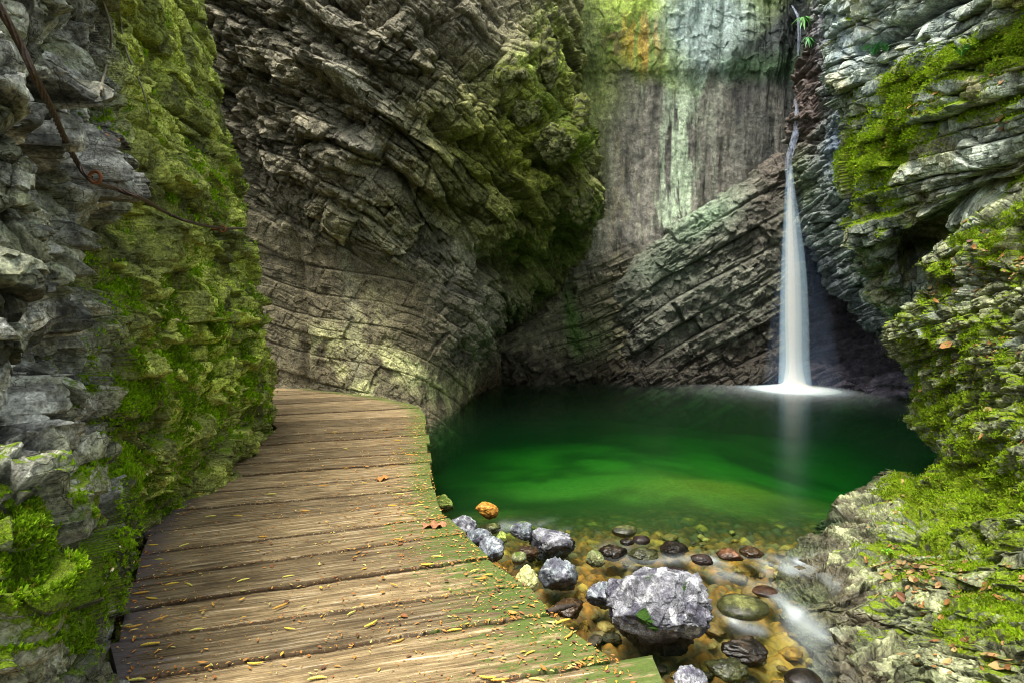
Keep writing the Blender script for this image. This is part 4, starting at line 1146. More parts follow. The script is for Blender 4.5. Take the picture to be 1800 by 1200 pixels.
KINDS = {
 'pale':   ((.06, .06, .075), (.27, .27, .30)), 'blue': ((.08, .095, .11), (.29, .32, .345)), 'moss': ((.18, .19, .10), (.34, .36, .16)),
 'orange': ((.30, .13, .02), (.62, .30, .05)), 'olive': ((.07, .075, .025), (.20, .21, .07)), 'dark': ((.020, .015, .010), (.075, .05, .028)),
 'red':    ((.10, .045, .02), (.26, .12, .06)), 'maroon': ((.035, .022, .02), (.10, .06, .05)), 'brown': ((.09, .05, .02), (.24, .13, .05)), 'yellow': ((.34, .33, .12), (.60, .60, .28)),
 'amber': ((.16, .075, .015), (.42, .20, .035)), 'straw': ((.20, .12, .04), (.42, .27, .09)),
 'lime':   ((.16, .20, .04), (.38, .46, .10)),
}
def stone(name, px, py, w, h, kind, label, seed, sub=5, angular=.75, tall=None, moss=0.0, dY=0.0, flat=.75, rot=None, grp=None, planes=None, sink=.0, mat=None, depth=.85):
    Yb = CAM_Z * F / (py + h / 2 - HY) + dY
    rx = w / 2 * Yb / F; ry = rx * depth
    Yc = Yb + ry * .75
    s = CAM_Z / Yc
    wetk = kind in ('dark', 'olive', 'red', 'maroon', 'brown')
    zt = tall if tall is not None else max(.22 * rx, h * Yb / F * 1.02 - 1.1 * ry * s) * (.42 if wetk else 1)
    if wetk: flat = min(flat, .5)
    rz = max(rx * flat, zt * .62)
    c = Vector(((px - 900) * Yc / F, Yc, zt - rz - sink))
    S, Fc = stone_shape(sub, seed, angular, planes)
    S = S / np.abs(S).max(0) * np.array([rx * 1.04, ry, rz], np.float32)
    if rot is None: rot = 0
    W = S + np.array(c, np.float32)
    N = tri_normals(S, Fc)
    n1 = fbm(W, 9 / max(rx * 4, .3), 4, seed + 500); n2 = fbm(W, 30, 4, seed + 501)
    a, b = KINDS[kind]
    col = mixc(rgb(*a), rgb(*b), sstep(.3, .7, n1 * .5 + n2 * .5))
    if kind in ('pale', 'blue'):
        vein = sstep(.84, .93, ridged(W + .3 * fbm(W, 5, 2, seed)[:, None], 7 / max(rx * 4, .4), 2, seed + 7)); col = mixc(col, rgb(.52, .52, .54), vein * .75)
        dk = sstep(.50, .62, fbm(W, 6 / max(rx * 4, .4) * 1.8, 4, seed + 9)); col = mixc(col, rgb(.05, .045, .075), dk * .75)
    wl_ = sstep(.045, .008, W[:, 2] + (n2 - .5) * .03)
    col = mixc(col, col * .22, wl_)
    wet = np.clip(wl_ + (.85 if kind in ('dark', 'olive', 'red', 'maroon', 'orange', 'brown') else .05), 0, 1)
    ms = moss + .35 * (N[:, 2] - .5) + .9 * (n1 - .5) - wl_ * .5
    if name == 'boulder':
        for bx_, by_, br_, bv_ in ((1134, 1092, .045, 1.3), (1152, 1106, .025, 1.1), (1150, 1030, .05, .5), (1215, 1050, .02, .8)):
            q0 = np.array(at(bx_, by_, Yb + .02)); dd_ = np.abs(W[:, [0, 2]] - q0[[0, 2]]); ms = ms + bv_ * np.exp(-(dd_ ** 2).sum(1) / br_ ** 2) * (W[:, 1] < c.y)
    o = mesh_np(name, S, Fc, mat or M_stone, attrs={'col': col, 'moss': ms, 'wet': wet})
    o.location = c
    tag(o, label, 'boulder' if name == 'boulder' else 'stone', grp)
    return o
# the big pale boulder
stone('boulder', 1160, 1068, 200, 156, 'pale', 'large pale grey boulder with white veins and a spot of moss standing in the stream', 31, sub=7, angular=.95, tall=.43, flat=.95, mat=M_boulder, moss=-.02,
      planes=[(-.2, -.75, .62, .66), (.5, -.6, .6, .74), (-.8, -.2, .45, .70), (-.55, -.6, -.5, .62), (.1, -.75, -.6, .60), (.75, -.3, -.4, .74), (.1, .1, 1, .82), (.9, .1, .3, .86), (-.35, .2, .9, .74)])
ST = [
 ('stone', 1058, 1037, 62, 40, 'blue', 'rounded grey stone touching the big boulder', 41, dict(moss=.1)),
 ('stone', 985, 998, 78, 40, 'blue', 'flat grey stone with white streaks between boardwalk and big boulder', 42, {}),
 ('stone', 968, 938, 86, 42, 'pale', 'largest of the grey stones standing at the mouth of the pool', 43, dict(sub=6)),
 ('stone', 917, 931, 42, 38, 'blue', 'small mossy grey stone leaning on the long grey stone at the pool mouth', 44, dict(moss=.3)),
 ('stone', 812, 922, 62, 34, 'pale', 'grey stone tucked under the boardwalk edge by the pool, farthest of three', 45, dict(tall=.12)),
 ('stone', 842, 943, 46, 26, 'blue', 'middle small stone of the three wedged along the boardwalk edge', 46, dict(tall=.10)),
 ('stone', 862, 963, 50, 46, 'blue', 'pale blue grey stone at the boardwalk edge, nearest of three', 47, dict(tall=.16)),
 ('stone', 857, 894, 42, 32, 'orange', 'bright orange brown wet stone at the pool shore', 48, {}),
 ('stone', 863, 918, 38, 26, 'olive', 'dark olive wet stone just in front of the orange stone', 49, {}),
 ('stone', 881, 944, 22, 26, 'lime', 'small yellow green stone beside the boardwalk stones', 50, {}),
 ('stone', 912, 979, 26, 24, 'moss', 'small round mossy green stone in the shallow stream', 51, dict(moss=.45, angular=.3)),
 ('stone', 1047, 979, 34, 32, 'moss', 'knobbly green mossy stone behind the round grey stone', 52, dict(moss=.45)),
 ('stone', 1098, 922, 46, 26, 'olive', 'wet dark stone with a bright moss cap at the pool edge', 53, dict(moss=.35, angular=.3)),
 ('stone', 1076, 958, 54, 30, 'dark', 'glossy black brown stone at the pool outlet', 54, dict(angular=.4)),
 ('stone', 1103, 945, 26, 20, 'dark', 'tiny shiny dark stone behind the glossy black stone', 55, dict(angular=.4)),
 ('stone', 1128, 941, 30, 16, 'maroon', 'small purplish stone near the moss capped stone', 56, dict(angular=.3)),
 ('stone', 1182, 952, 54, 18, 'dark', 'low flat dark stone glinting in the outlet', 57, dict(angular=.4)),
 ('stone', 1130, 963, 58, 22, 'olive', 'wet greenish stone in front of the small purplish stone', 58, dict(angular=.4)),
 ('stone', 927, 960, 42, 20, 'brown', 'brown wet stone below the long grey stone', 59, dict(angular=.4)),
 ('stone', 1283, 964, 42, 32, 'red', 'rusty red stone where the water starts to run white', 60, {}),
 ('stone', 1321, 961, 42, 20, 'brown', 'low brown stone next to the rusty red stone', 61, dict(angular=.4)),
 ('stone', 1235, 974, 40, 22, 'maroon', 'maroon stone with foam running round it', 62, dict(angular=.4)),
 ('stone', 1192, 999, 50, 20, 'maroon', 'dark maroon stone just behind the big boulder', 63, dict(angular=.3)),
 ('stone', 1305, 1058, 92, 36, 'olive', 'flat round dark green stone right of the big boulder', 64, dict(angular=.2, tall=.035, flat=.35)),
 ('stone', 1412, 1182, 62, 26, 'dark', 'smooth grey wet stone close to the pale ledge', 65, dict(angular=.2)),
 ('stone', 1213, 1196, 62, 62, 'pale', 'rounded purple grey stone in front of the big boulder', 66, dict(angular=.35, tall=.12)),
 ('stone', 1308, 1128, 84, 40, 'dark', 'jagged wet black stone beside the foot of the big boulder', 67, dict(angular=.9, tall=.03)),
 ('stone', 1278, 1152, 76, 34, 'olive', 'broad olive slab lying just under the water', 68, dict(angular=.7, tall=-.01)),
 ('stone', 925, 1030, 46, 62, 'yellow', 'pale yellow stone half under the boardwalk edge', 69, dict(tall=.18, dY=.1, angular=.4, flat=1.0)),
 ('stone', 776, 878, 44, 30, 'lime', 'round green mossy stone poking out at the far boardwalk edge', 70, dict(moss=.4, angular=.5, tall=.10, flat=.7)),
 ('stone', 1345, 1026, 44, 16, 'red', 'reddish submerged stone in the white current', 71, dict(angular=.3, tall=-.01, flat=.4)),
 ('stone', 1000, 1056, 60, 26, 'brown', 'brown wet stone beside the boardwalk twig', 172, dict(angular=.7, tall=.02)),
 ('stone', 1118, 1160, 60, 44, 'brown', 'wet golden brown stone under the plank end by the big boulder', 73, dict(angular=.6, tall=.02)),
]
for nm, x, y, w, h, kd, lb, sd, kw in ST: stone(nm, x, y, w, h, kd, lb, sd, **kw)

# cobbles lying on the bed under the water
protos = []
for i, kd in enumerate(['amber', 'brown', 'dark', 'maroon', 'brown', 'straw', 'amber']):
    S, Fc = stone_shape(4, 90 + i, .35 if i % 2 else .6, rough=.05)
    S = S / np.abs(S).max(0) * np.array([1, .8, .5], np.float32)
    a, b = KINDS[kd]; n = fbm(S + i * 9, 3, 4, 600 + i)
    o = mesh_np('cobble', S, Fc, M_stone, attrs={'col': mixc(rgb(*a), rgb(*b), sstep(.3, .7, n)), 'moss': np.full(len(S), -.3), 'wet': np.full(len(S), .8)})
    protos.append(o)
rc = random.Random(11)
cnt = 0; used = set(); tries = 0
while cnt < 110 and tries < 4000:
    tries += 1
    px_ = rc.uniform(780, 1520); py_ = 890 + 330 * rc.random() ** .8
    p = on_z(px_, py_, -.12)
    if px_ < 760 + (py_ - 870) * 1.15: continue
    if px_ > 1440 and py_ < 1100: continue
    if 1075 < px_ < 1250 and 1010 < py_ < 1150: continue
    s = .03 + .065 * rc.random() ** 1.6
    key = (round(p.x / .09), round(p.y / .11))
    if key in used: continue
    used.add(key)
    j = rc.randrange(len(protos))
    src = protos[j]
    if not src.get('label'): o = src
    else:
        o = src.copy(); COL.objects.link(o)
    zb = float(bed_z(np.array([p.x]), np.array([p.y]))[0])
    o.location = (p.x, p.y, zb + s * .02); o.scale = (s, s * rc.uniform(.8, 1.1), s * rc.uniform(.7, 1.1)); o.rotation_euler = (rc.uniform(-.2, .2), rc.uniform(-.2, .2), rc.uniform(0, 6.3))
    tag(o, 'small rounded cobble lying on the bed under the clear shallow stream', 'cobble', 'cobbles on the stream bed')
    cnt += 1

# mossy lumps hanging from the overhang
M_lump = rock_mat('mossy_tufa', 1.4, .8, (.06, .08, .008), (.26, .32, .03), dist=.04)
LUMPS = [(958, 105, 50, 120, .30, 'tall yellow green mossy rib high on the overhang'), (925, 192, 60, 56, .25, 'mossy knob in the middle of the overhang'),
         (978, 252, 76, 66, .40, 'largest round mossy lump hanging from the overhang'), (1016, 352, 52, 80, .35, 'lowest ragged mossy lump at the overhang lip'),
         (1020, 205, 26, 90, .3, 'slim mossy rib along the right rim of the overhang'), (895, 135, 70, 36, .25, 'flat slanting mossy flake above the knob')]
for i, (x, y, w, h, dY, lb) in enumerate(LUMPS):
    Y = depth_at('cliff_back', min(x, 1005), y, 3) + .1
    S, Fc = stone_shape(6, 120 + i, .5, rough=.16)
    S[:, 2] -= .35 * np.clip(-S[:, 2], 0, 1) ** 2 * (vn(S, 3, 700 + i)) ; 
    S = S / np.abs(S).max(0) * np.array([w / 2 * Y / F, .45 * (w + h) / 2 * Y / F, h / 2 * Y / F], np.float32)
    W = S + np.array(at(x, y, Y), np.float32)
    nn = tri_normals(S, Fc)
    S = S + nn * ((ridged(W, 3, 4, 701) - .5) * .16 + .06 * facets(W, 6, 702 + i)[0])[:, None]
    N = tri_normals(S, Fc); n2 = fbm(W, 6, 4, 703)
    o = mesh_np('mossy_lump', S, Fc, M_lump, attrs={'col': mixc(rgb(.12, .12, .05), rgb(.26, .27, .10), n2), 'moss': .42 + .45 * N[:, 2] + .8 * (n2 - .5), 'wet': np.zeros(len(S))})
    o.location = at(x, y, Y); tag(o, lb, 'rock outcrop', 'mossy lumps on the overhang')

# ------------------------------------------------------------------ moss made of little shoots
def tuft_mat():
    m, nt, b, out = new_mat('moss_shoots'); q = NB(nt)
    nt.links.new(q.attr('col', 'Color'), b.inputs['Base Color']); b.inputs['Roughness'].default_value = .8; b.inputs['Specular IOR Level'].default_value = .2
    tl = q.n('ShaderNodeBsdfTranslucent'); nt.links.new(q.attr('col', 'Color'), tl.inputs['Color'])
    mx = nt.nodes.new('ShaderNodeMixShader'); mx.inputs[0].default_value = .3
    nt.links.new(b.outputs[0], mx.inputs[1]); nt.links.new(tl.outputs[0], mx.inputs[2]); nt.links.new(mx.outputs[0], out.inputs['Surface'])
    return m
M_tuft = tuft_mat()
def moss_shoots(sheet_name, count, size, ymax, label, seed, pal, thr=.5, box=(-40, 1840, -40, 1240)):
    Q, N, moss, px, py = SHEETS[sheet_name]
    r_ = np.random.RandomState(seed)
    qx, qy = pix(np.where(Q[:, 1:2] > .2, Q, 1))
    view = -(Q - np.array([0, 0, CAM_Z])); view /= np.linalg.norm(view, axis=1, keepdims=True)
    area = (np.clip(Q[:, 1], .5, None)) ** 1.3
    clump = fbm(Q, 7, 4, seed + 2)
    mval = moss + (clump - .5) * .9
    w = sstep(thr, thr + .25, mval) * (qx > box[0]) * (qx < box[1]) * (qy > box[2]) * (qy < box[3]) * (Q[:, 1] < ymax) * ((N * view).sum(1) > -.1) * area * (Q[:, 2] > .05)
    w = w / w.sum()
    idx = r_.choice(len(Q), count, p=w)
    P = Q[idx] + (r_.rand(count, 3) - .5) * .012 * Q[idx, 1:2]
    up = N[idx] * .8 + np.array([0, 0, .5]) + (r_.rand(count, 3) - .5) * .9
    up /= np.linalg.norm(up, axis=1, keepdims=True)
    B = 3
    P = np.repeat(P, B, 0); up = np.repeat(up, B, 0) + (r_.rand(count * B, 3) - .5) * 1.1
    up /= np.linalg.norm(up, axis=1, keepdims=True)
    s = size * (.5 + r_.rand(count * B)) * (.55 + .13 * P[:, 1])
    side = np.cross(up, r_.normal(size=up.shape)); side /= np.linalg.norm(side, axis=1, keepdims=True)
    a = P - side * (s * .34)[:, None] - up * (s * .15)[:, None]; b = P + side * (s * .34)[:, None] - up * (s * .15)[:, None]; c = P + up * s[:, None]
    V = np.stack([a, b, c], 1).reshape(-1, 3); Fc = np.arange(len(V)).reshape(-1, 3)
    k = np.repeat(r_.rand(count), B) * .5 + .5 * sstep(.35, .65, fbm(P, 5, 3, seed + 3))
    col = mixc(rgb(*pal[0]), rgb(*pal[1]), k)
    br = np.repeat(r_.rand(count), B) > .95
    col[br] = pal[2]
    o = mesh_np('moss', V, Fc, M_tuft, attrs={'col': np.repeat(col, 3, 0)}, smooth=False)
    tag(o, label, 'moss', kind='stuff')
PAL_L = ((.08, .15, .004), (.37, .62, .008), (.30, .25, .04))
PAL_R = ((.10, .17, .006), (.38, .56, .012), (.34, .28, .06))
moss_shoots('cliff_left', 60000, .014, 6.4, 'bright green moss cushions covering the near rock wall', 21, PAL_L, .62)
moss_shoots('cliff_ledges', 60000, .010, 7.5, 'yellow green moss mats on the stepped ledges by the water', 22, PAL_R, .72)
moss_shoots('cliff_right', 30000, .013, 10, 'moss bands on the pale layered rock above the ledges', 23, PAL_R, .62)

# ------------------------------------------------------------------ litter
def litter_mat():
    m, nt, b, out = new_mat('dry_plant_bits'); q = NB(nt)
    nt.links.new(q.attr('col', 'Color'), b.inputs['Base Color']); b.inputs['Roughness'].default_value = .65
    return m
M_lit = litter_mat()
def flakes(name, P, Nn, size, pal, label, cat, seed, asp=.35, curl=.25):
    """small curled leaves, each four triangles folded along the midrib"""
    r_ = np.random.RandomState(seed); n = len(P)
    t = r_.normal(size=(n, 3)); t -= (t * Nn).sum(1, keepdims=True) * Nn; t /= np.linalg.norm(t, axis=1, keepdims=True)
    s = np.cross(Nn, t); L = size * np.exp(r_.normal(size=n) * .45) * .8; a_ = asp * (.6 + .8 * r_.rand(n))
    tip = curl * (r_.rand(n) - .2)
    def pt(u, v, h): return P + t * (L * u)[:, None] + s * (L * a_ * v)[:, None] + Nn * (L * h + .0015)[:, None]
    V = np.stack([pt(-.5, 0, tip * .8), pt(-.15, .5, .10), pt(.2, .42, .10), pt(.5, 0, tip), pt(.2, -.42, .12), pt(-.15, -.5, .1), pt(0, 0, .0)], 1).reshape(-1, 3)
    base = (np.arange(n) * 7)[:, None]
    tr = np.array([[0, 1, 6], [1, 2, 6], [2, 3, 6], [3, 4, 6], [4, 5, 6], [5, 0, 6]])
    Fc = (base[:, :, None] + tr[None]).reshape(-1, 3)
    pa = np.array(pal, np.float32); col = pa[r_.randint(0, len(pa), n)] * (.7 + .6 * r_.rand(n, 1))
    o = mesh_np(name, V, Fc, M_lit, attrs={'col': np.repeat(col, 7, 0)}, smooth=False)
    tag(o, label, cat, kind='stuff'); return o
r_ = np.random.RandomState(44)
pts = []
for k in range(len(lines) - 1):
    (a0, a1), (b0, b1) = lines[k], lines[k + 1]
    n = 800 if k < 16 else 240
    u = r_.rand(n * 2); v = r_.rand(n * 2)
    dens = .16 + .84 * np.exp(-((1 - u) / .18) ** 1.5) + .25 * np.exp(-(u / .1) ** 2)
    keep = r_.rand(n * 2) < dens
    u, v = u[keep], v[keep]
    # bits gather in the joints
    g = r_.rand(len(v)) < .18; v = np.where(g, np.round(v) * .97 + .015, v)
    A0, A1, B0, B1 = map(lambda q_: np.array(q_), (a0, a1, b0, b1))
    p = (A0 * (1 - u)[:, None] + A1 * u[:, None]) * (1 - v)[:, None] + (B0 * (1 - u)[:, None] + B1 * u[:, None]) * v[:, None]
    pts.append(p)
P = np.vstack(pts).astype(np.float32); P[:, 2] += .006
Nn = np.tile(np.array([[0, 0, 1]], np.float32), (len(P), 1))
half = r_.rand(len(P)) < .55
flakes('bud_scale_litter', P[half], Nn[half], .018, [(.60, .34, .04), (.50, .44, .12), (.46, .20, .025), (.58, .42, .13), (.30, .12, .02), (.38, .17, .03)], 'yellow bud scales strewn over the boardwalk planks', 'litter', 51, .30)
flakes('brown_leaf_litter', P[~half], Nn[~half], .014, [(.24, .09, .025), (.36, .13, .02), (.12, .05, .02), (.42, .19, .04)], 'reddish brown crumbs strewn over the boardwalk planks', 'litter', 52, .5)
def scatter_on(sheet_name, regions, n, seed, nz=.35):
    Q, N, moss, px, py = SHEETS[sheet_name]; r2 = np.random.RandomState(seed)
    w = blobs(px, py, regions) * (N[:, 2] > nz) * (Q[:, 2] > .05); w = np.clip(w, 0, None) * np.clip(Q[:, 1], .5, None) ** 1.5; w /= w.sum()
    i = r2.choice(len(Q), n, p=w); return Q[i], N[i]
LEAFP = [(.20, .085, .02), (.28, .13, .035), (.34, .19, .08), (.13, .05, .02), (.30, .20, .07)]
Pq, Nq = scatter_on('cliff_ledges', [(1740, 470, 90, 22, 1, -30), (1640, 500, 50, 14, .6, -15), (1790, 440, 40, 30, .8), (1740, 620, 60, 20, .6, -20), (1640, 670, 40, 30, .3), (1600, 995, 70, 22, .9, 8), (1560, 960, 60, 30, .4), (1660, 1040, 90, 20, .6), (1720, 1000, 80, 30, .3), (1510, 900, 30, 30, .3), (1700, 1150, 80, 50, .25), (1700, 750, 120, 120, .15), (1560, 880, 20, 20, .4)], 1000, 61)
flakes('fallen_leaves', Pq + Nq * .006, Nq, .042, LEAFP, 'brown dead leaves caught on the mossy ledges', 'leaves', 62, .6)
Pq, Nq = scatter_on('cliff_right', [(1615, 190, 40, 16, 1, -25), (1780, 230, 30, 14, .8), (1560, 255, 40, 14, .5, -20), (1780, 140, 30, 12, .3)], 110, 63)
flakes('fallen_leaves', Pq + Nq * .01, Nq, .08, LEAFP, 'brown dead leaves resting on the pale layered rock', 'leaves', 64, .6)
Pq, Nq = scatter_on('cliff_left', [(190, 1020, 26, 34, 1.2), (130, 235, 14, 12, .6), (210, 855, 16, 10, .5), (285, 835, 30, 10, .3), (200, 520, 60, 200, .02)], 120, 65, .1)
flakes('fallen_leaves', Pq + Nq * .006, Nq, .034, [(.50, .30, .16), (.58, .42, .22), (.42, .20, .08), (.62, .50, .30)], 'tan dead leaves caught in the gap between rock and boardwalk', 'leaves', 66, .5)

# catkins
def catkin_mesh(seed):
    r3 = random.Random(seed); n, m = 22, 8; V = []; bend = r3.uniform(-1.6, 1.6)
    L = .06; 
    for i in range(n):
        t = i / (n - 1); a = bend * (t - .5); x = L * (t - .5) * math.cos(a * .5); y = L * .35 * bend * (t - .5) ** 2
        r = .0040 * (math.sin(math.pi * min(max(t, .03), .97)) ** .4) * (1 + .22 * (i % 2))
        for j in range(m):
            b = 2 * math.pi * (j + .5 * (i % 2)) / m; V.append((x, y + r * math.cos(b) * r3.uniform(.8, 1.2), .0045 + r * math.sin(b) * .9))
    V = np.array(V); Fq = [(i * m + j, i * m + (j + 1) % m, (i + 1) * m + (j + 1) % m, (i + 1) * m + j) for i in range(n - 1) for j in range(m)]
    c = np.array([(.72, .50, .06), (.66, .58, .12), (.60, .32, .05)][seed % 3])
    return V, np.array(Fq), c
cat_src = []
for s in range(6):
    V, Fq, c = catkin_mesh(s)
    o = mesh_np('fallen_catkin', V, Fq, M_lit, attrs={'col': np.tile(c, (len(V), 1)) * (.75 + .5 * np.random.RandomState(s).rand(len(V), 1))}); cat_src.append(o)
CK = [(270, 960, 10), (280, 985, 0), (260, 998, 20), (305, 1028, 5), (330, 1030, -30), (250, 1045, 15), (265, 1055, -20), (430, 1022, 30), (235, 1105, 40), (265, 1135, 5), (505, 1015, 8), (490, 1069, 50),
      (505, 1108, 5), (348, 1109, 0), (460, 946, 10), (420, 908, 0), (370, 909, 5), (565, 855, 0), (750, 995, 20), (830, 1005, 20), (845, 1020, 30), (858, 1012, 20), (835, 1055, 60), (690, 1030, -30), (655, 1100, 40), (620, 1080, 50),
      (1000, 1120, 60), (985, 1095, 30), (770, 980, 15), (705, 950, 5), (640, 850, 0), (700, 870, 10), (720, 905, 5), (690, 890, 0), (735, 890, 30), (720, 800, 0), (700, 775, 0), (730, 770, 5), (690, 820, 10), (930, 1150, 30), (240, 1198, 10),
      (880, 1199, 0), (860, 1195, 10), (940, 1197, 0), (700, 1130, 40), (800, 1110, 20), (480, 870, 10), (540, 900, 0), (350, 870, 0), (610, 790, 0), (660, 760, 5), (590, 760, 0), (320, 960, 70), (280, 1090, 30), (450, 1170, 20), (560, 1195, 0)]
rk = random.Random(3)
for i, (x, y, rot) in enumerate(CK):
    src = cat_src[i % 6]
    if src.get('label'): o = src.copy(); COL.objects.link(o)
    else: o = src
    o.location = on_z(x + rk.uniform(-4, 4), y, DZ) + Vector((0, 0, .006)); o.rotation_euler = (0, 0, math.radians(rot + rk.uniform(-20, 20)))
    k = rk.uniform(.8, 1.25); o.scale = (k, k, k * 1.1)
    tag(o, 'yellow catkin lying on the weathered boardwalk planks', 'catkin', 'catkins fallen on the boardwalk')

# one big dead leaf
def big_leaf(name, loc, size, rz, label, col):
    bm = bmesh.new(); n = 26; r4 = random.Random(9)
    rim = []
    for i in range(n):
        a = 2 * math.pi * i / n; lobe = .72 + .28 * abs(math.cos(2.5 * a)) + r4.uniform(-.06, .06)
        rim.append((math.cos(a) * lobe, math.sin(a) * lobe * .62))
    vs = [bm.verts.new((0, 0, .05))]
    rings = []
    for k in (.35, .7, 1.0):
        rings.append([bm.verts.new((x * k, y * k, .10 + .16 * k * k * math.sin(5 * math.atan2(y, x)) + .16 * k * abs(y))) for x, y in rim])
    for j in range(n): bm.faces.new((vs[0], rings[0][j], rings[0][(j + 1) % n]))
    for k in range(2):
        for j in range(n): bm.faces.new((rings[k][j], rings[k + 1][j], rings[k + 1][(j + 1) % n], rings[k][(j + 1) % n]))
    bmesh.ops.scale(bm, vec=(size, size, size), verts=bm.verts)
    me = bpy.data.meshes.new(name); bm.to_mesh(me); bm.free(); me.materials.append(col)
    o = bpy.data.objects.new(name, me); COL.objects.link(o); o.location = loc; o.rotation_euler = (0, 0, rz)
    tag(o, label, 'leaf')
big_leaf('dead_leaf', on_z(762, 926, DZ) + Vector((0, 0, .004)), .085, .2, 'curled brown dead leaf lying at the water edge of the boardwalk', simple_mat('dry_brown_leaf', (.30, .13, .06), .7, .5, 60))
big_leaf('dead_leaf', on_z(672, 842, DZ) + Vector((0, 0, .004)), .07, 1.2, 'small orange brown leaf farther along the boardwalk', simple_mat('orange_leaf', (.46, .20, .05), .7, .4, 60))

# ------------------------------------------------------------------ steel cable, its pins, roots, twig, little plants
def tube(name, pts, rad, mat, n=10, twist=0, strands=6, parent=None, per=14, bumps=0.0, loc=Vector((0, 0, 0))):
    Pn = np.array([tuple(p) for p in pts], float); t = np.linspace(0, len(Pn) - 1, (len(Pn) - 1) * per + 1)
    C_ = crom(Pn[:, None, :], t)[:, 0, :]
    R_ = np.interp(t, np.arange(len(Pn)), rad if hasattr(rad, '__len__') else [rad] * len(Pn))
    T = np.gradient(C_, axis=0); T /= np.linalg.norm(T, axis=1, keepdims=True)
    s = np.cross(T, [0, 0, 1.]); s /= np.linalg.norm(s, axis=1, keepdims=True); b = np.cross(T, s)
    arc = np.concatenate([[0], np.cumsum(np.linalg.norm(np.diff(C_, axis=0), axis=1))])
    V = []
    for i in range(len(C_)):
        for j in range(n):
            a = 2 * math.pi * j / n; r = R_[i]
            if twist: r *= 1 + .30 * math.cos(strands * a - twist * arc[i])
            if bumps: r *= 1 + bumps * (HT[(i * 37 + j * 11) % 65536] - .5)
            V.append(C_[i] + (s[i] * math.cos(a) + b[i] * math.sin(a)) * r - np.array(loc))
    Fq = [(i * n + j, i * n + (j + 1) % n, (i + 1) * n + (j + 1) % n, (i + 1) * n + j) for i in range(len(C_) - 1) for j in range(n)]
    o = mesh_np(name, np.array(V), np.array(Fq), mat, parent); return o
M_cable = simple_mat('rusty_wire_rope', (.115, .08, .06), .55, .5, 90, metallic=.5, bump=.4)
M_rust = simple_mat('orange_rusted_iron', (.26, .095, .035), .75, .5, 60, metallic=.2, bump=.5)
cp = [(-40, -60), (0, 15), (35, 78), (66, 145), (93, 198), (112, 240), (135, 285), (160, 316), (205, 333), (252, 351), (292, 374), (335, 391), (385, 401), (432, 402)]
dm = [1.45, 1.5, 1.56, 1.62] + [min(depth_at('cliff_left', x + dx_, y + dy_, 1) for dx_ in (-12, 0, 12) for dy_ in (-10, 0, 10)) - .05 for x, y in cp[4:]]
dm = list(np.minimum.accumulate(np.array(dm)[::-1])[::-1]); dm[4] = min(dm[4], 1.85)
cable = tube('steel_cable', [at(x, y, d) for (x, y), d in zip(cp, dm)], 0.0082, M_cable, n=24, twist=120, strands=6, per=130)
tag(cable, 'twisted rusty steel hand cable slung along the near rock wall', 'cable')
def pin(x, y, dx, i, label):
    d = float(np.interp(x, [c[0] for c in cp], dm)) - .005
    p = at(x, y, d)
    root = empty('iron_pin', p); tag(root, label, 'iron pin', 'iron pins holding the cable')
    L = abs(dx) * d / F
    tube('rod', [p + Vector((-L, .12, .004)), p + Vector((-L * .5, .04, .002)), p + Vector((0, 0, 0))], .008, M_rust, parent=root, bumps=.15, loc=p)
    ring = [p + Vector((.018 + .024 * math.cos(a), 0, .024 * math.sin(a))) for a in np.linspace(0, 2 * math.pi, 13)]
    tube('eye', ring, .007, M_rust, parent=root, loc=p)
pin(160, 312, 28, 0, 'rusty iron eye pin at the sharp bend of the cable')
pin(388, 403, 34, 1, 'rusty iron eye pin near the far end of the cable')
M_root = simple_mat('bare_root_bark', (.20, .17, .11), .8, .4, 50)
for pts, lb in (([(178, -10), (196, 60), (186, 120), (178, 160), (183, 205)], 'thin bare root hanging over the hollow in the rock wall'),
                ([(205, -20), (212, 40), (222, 90), (248, 150), (262, 200)], 'slender root trailing down the mossy rock above the cable')):
    ps = [at(x, y, depth_at('cliff_left', x, y, 2) - .03) for x, y in pts]
    tag(tube('hanging_root', ps, [.007, .006, .006, .005, .003], M_root, bumps=.3), lb, 'root')
tw = tube('twig', [on_z(962, 1078, DZ) + Vector((0, 0, .01)), on_z(985, 1068, DZ) + Vector((.0, 0, .0)), on_z(1010, 1058, DZ) + Vector((0, .02, -.02))], [.010, .013, .007], M_beam, bumps=.5)
tag(tw, 'short dark twig sticking out over the boardwalk edge', 'twig')
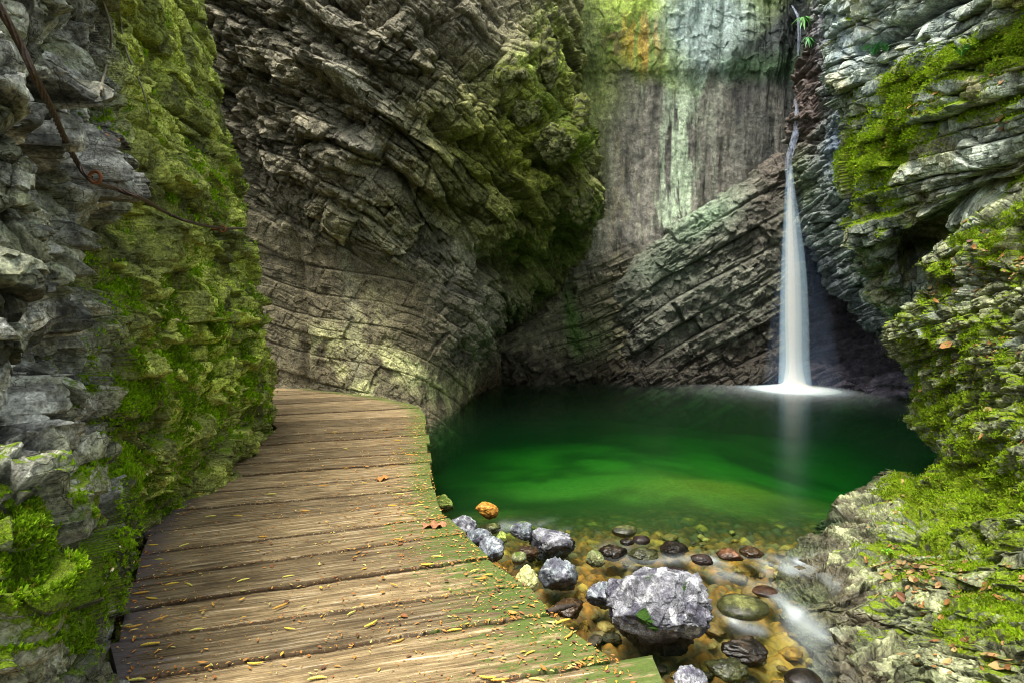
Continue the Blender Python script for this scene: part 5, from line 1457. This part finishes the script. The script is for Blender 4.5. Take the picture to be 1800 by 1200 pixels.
def sprout(px, py, sheet_name, n, size, label, col, seed, down=False):
    r5 = random.Random(seed); Y = depth_at(sheet_name, px, py, 2) - .02; p = at(px, py, Y)
    root = empty('small_plant', p); tag(root, label, 'plant')
    mat = simple_mat('leaf_green', col, .5, .3, 40)
    V = []; Fc = []
    st = []
    for i in range(n):
        a = r5.uniform(0, 6.28); e = r5.uniform(.3, 1.1) * (-1 if down else 1); L = size * r5.uniform(.6, 1.1)
        d = Vector((math.cos(a) * math.cos(e), -abs(math.sin(a)) * math.cos(e), math.sin(e)))
        mid = d * L * .5; tip = d * L + Vector((0, 0, -.3 * L)); s = d.cross(Vector((0, 0, 1))).normalized() * L * .08
        b = len(V); V += [(0, 0, 0), tuple(mid + s), tuple(tip), tuple(mid - s), tuple(mid + Vector((0, 0, .03 * L)))]
        Fc += [(b, b + 1, b + 4), (b + 1, b + 2, b + 4), (b + 2, b + 3, b + 4), (b + 3, b, b + 4)]
    mesh_np('leaf_spray', V, Fc, mat, root, smooth=False)
    tube('stem', [p, p + Vector((0, -.01, size * .25 * (-1 if down else 1))), p + Vector((.01, -.02, size * .5 * (-1 if down else 1)))], [.006, .005, .002], mat, parent=root, loc=p, per=4)
sprout(1535, 98, 'cliff_right', 16, .30, 'small blue green herb rooted high in the pale layered rock', (.06, .22, .08), 1)
sprout(1558, 92, 'cliff_right', 12, .24, 'second little herb just right of the blue green one', (.08, .28, .10), 2)
sprout(1520, 90, 'cliff_right', 10, .18, 'tiny green seedling left of the two herbs on the pale rock', (.08, .26, .07), 6)
sprout(1690, 100, 'cliff_right', 12, .22, 'green tuft of leaves on the mossy band of the pale rock', (.10, .26, .04), 3)
sprout(1412, 30, 'cliff_leaning', 34, .34, 'bright green fern hanging by the top trickle of water', (.10, .32, .06), 4, True)
sprout(1420, 66, 'cliff_leaning', 26, .28, 'lower green fern beside the top trickle', (.06, .24, .06), 5, True)
sprout(1558, 970, 'cliff_ledges', 10, .08, 'fresh green seedling among dead leaves on the ledge', (.16, .42, .03), 7)
print('done', round(time.time() - T0, 1))
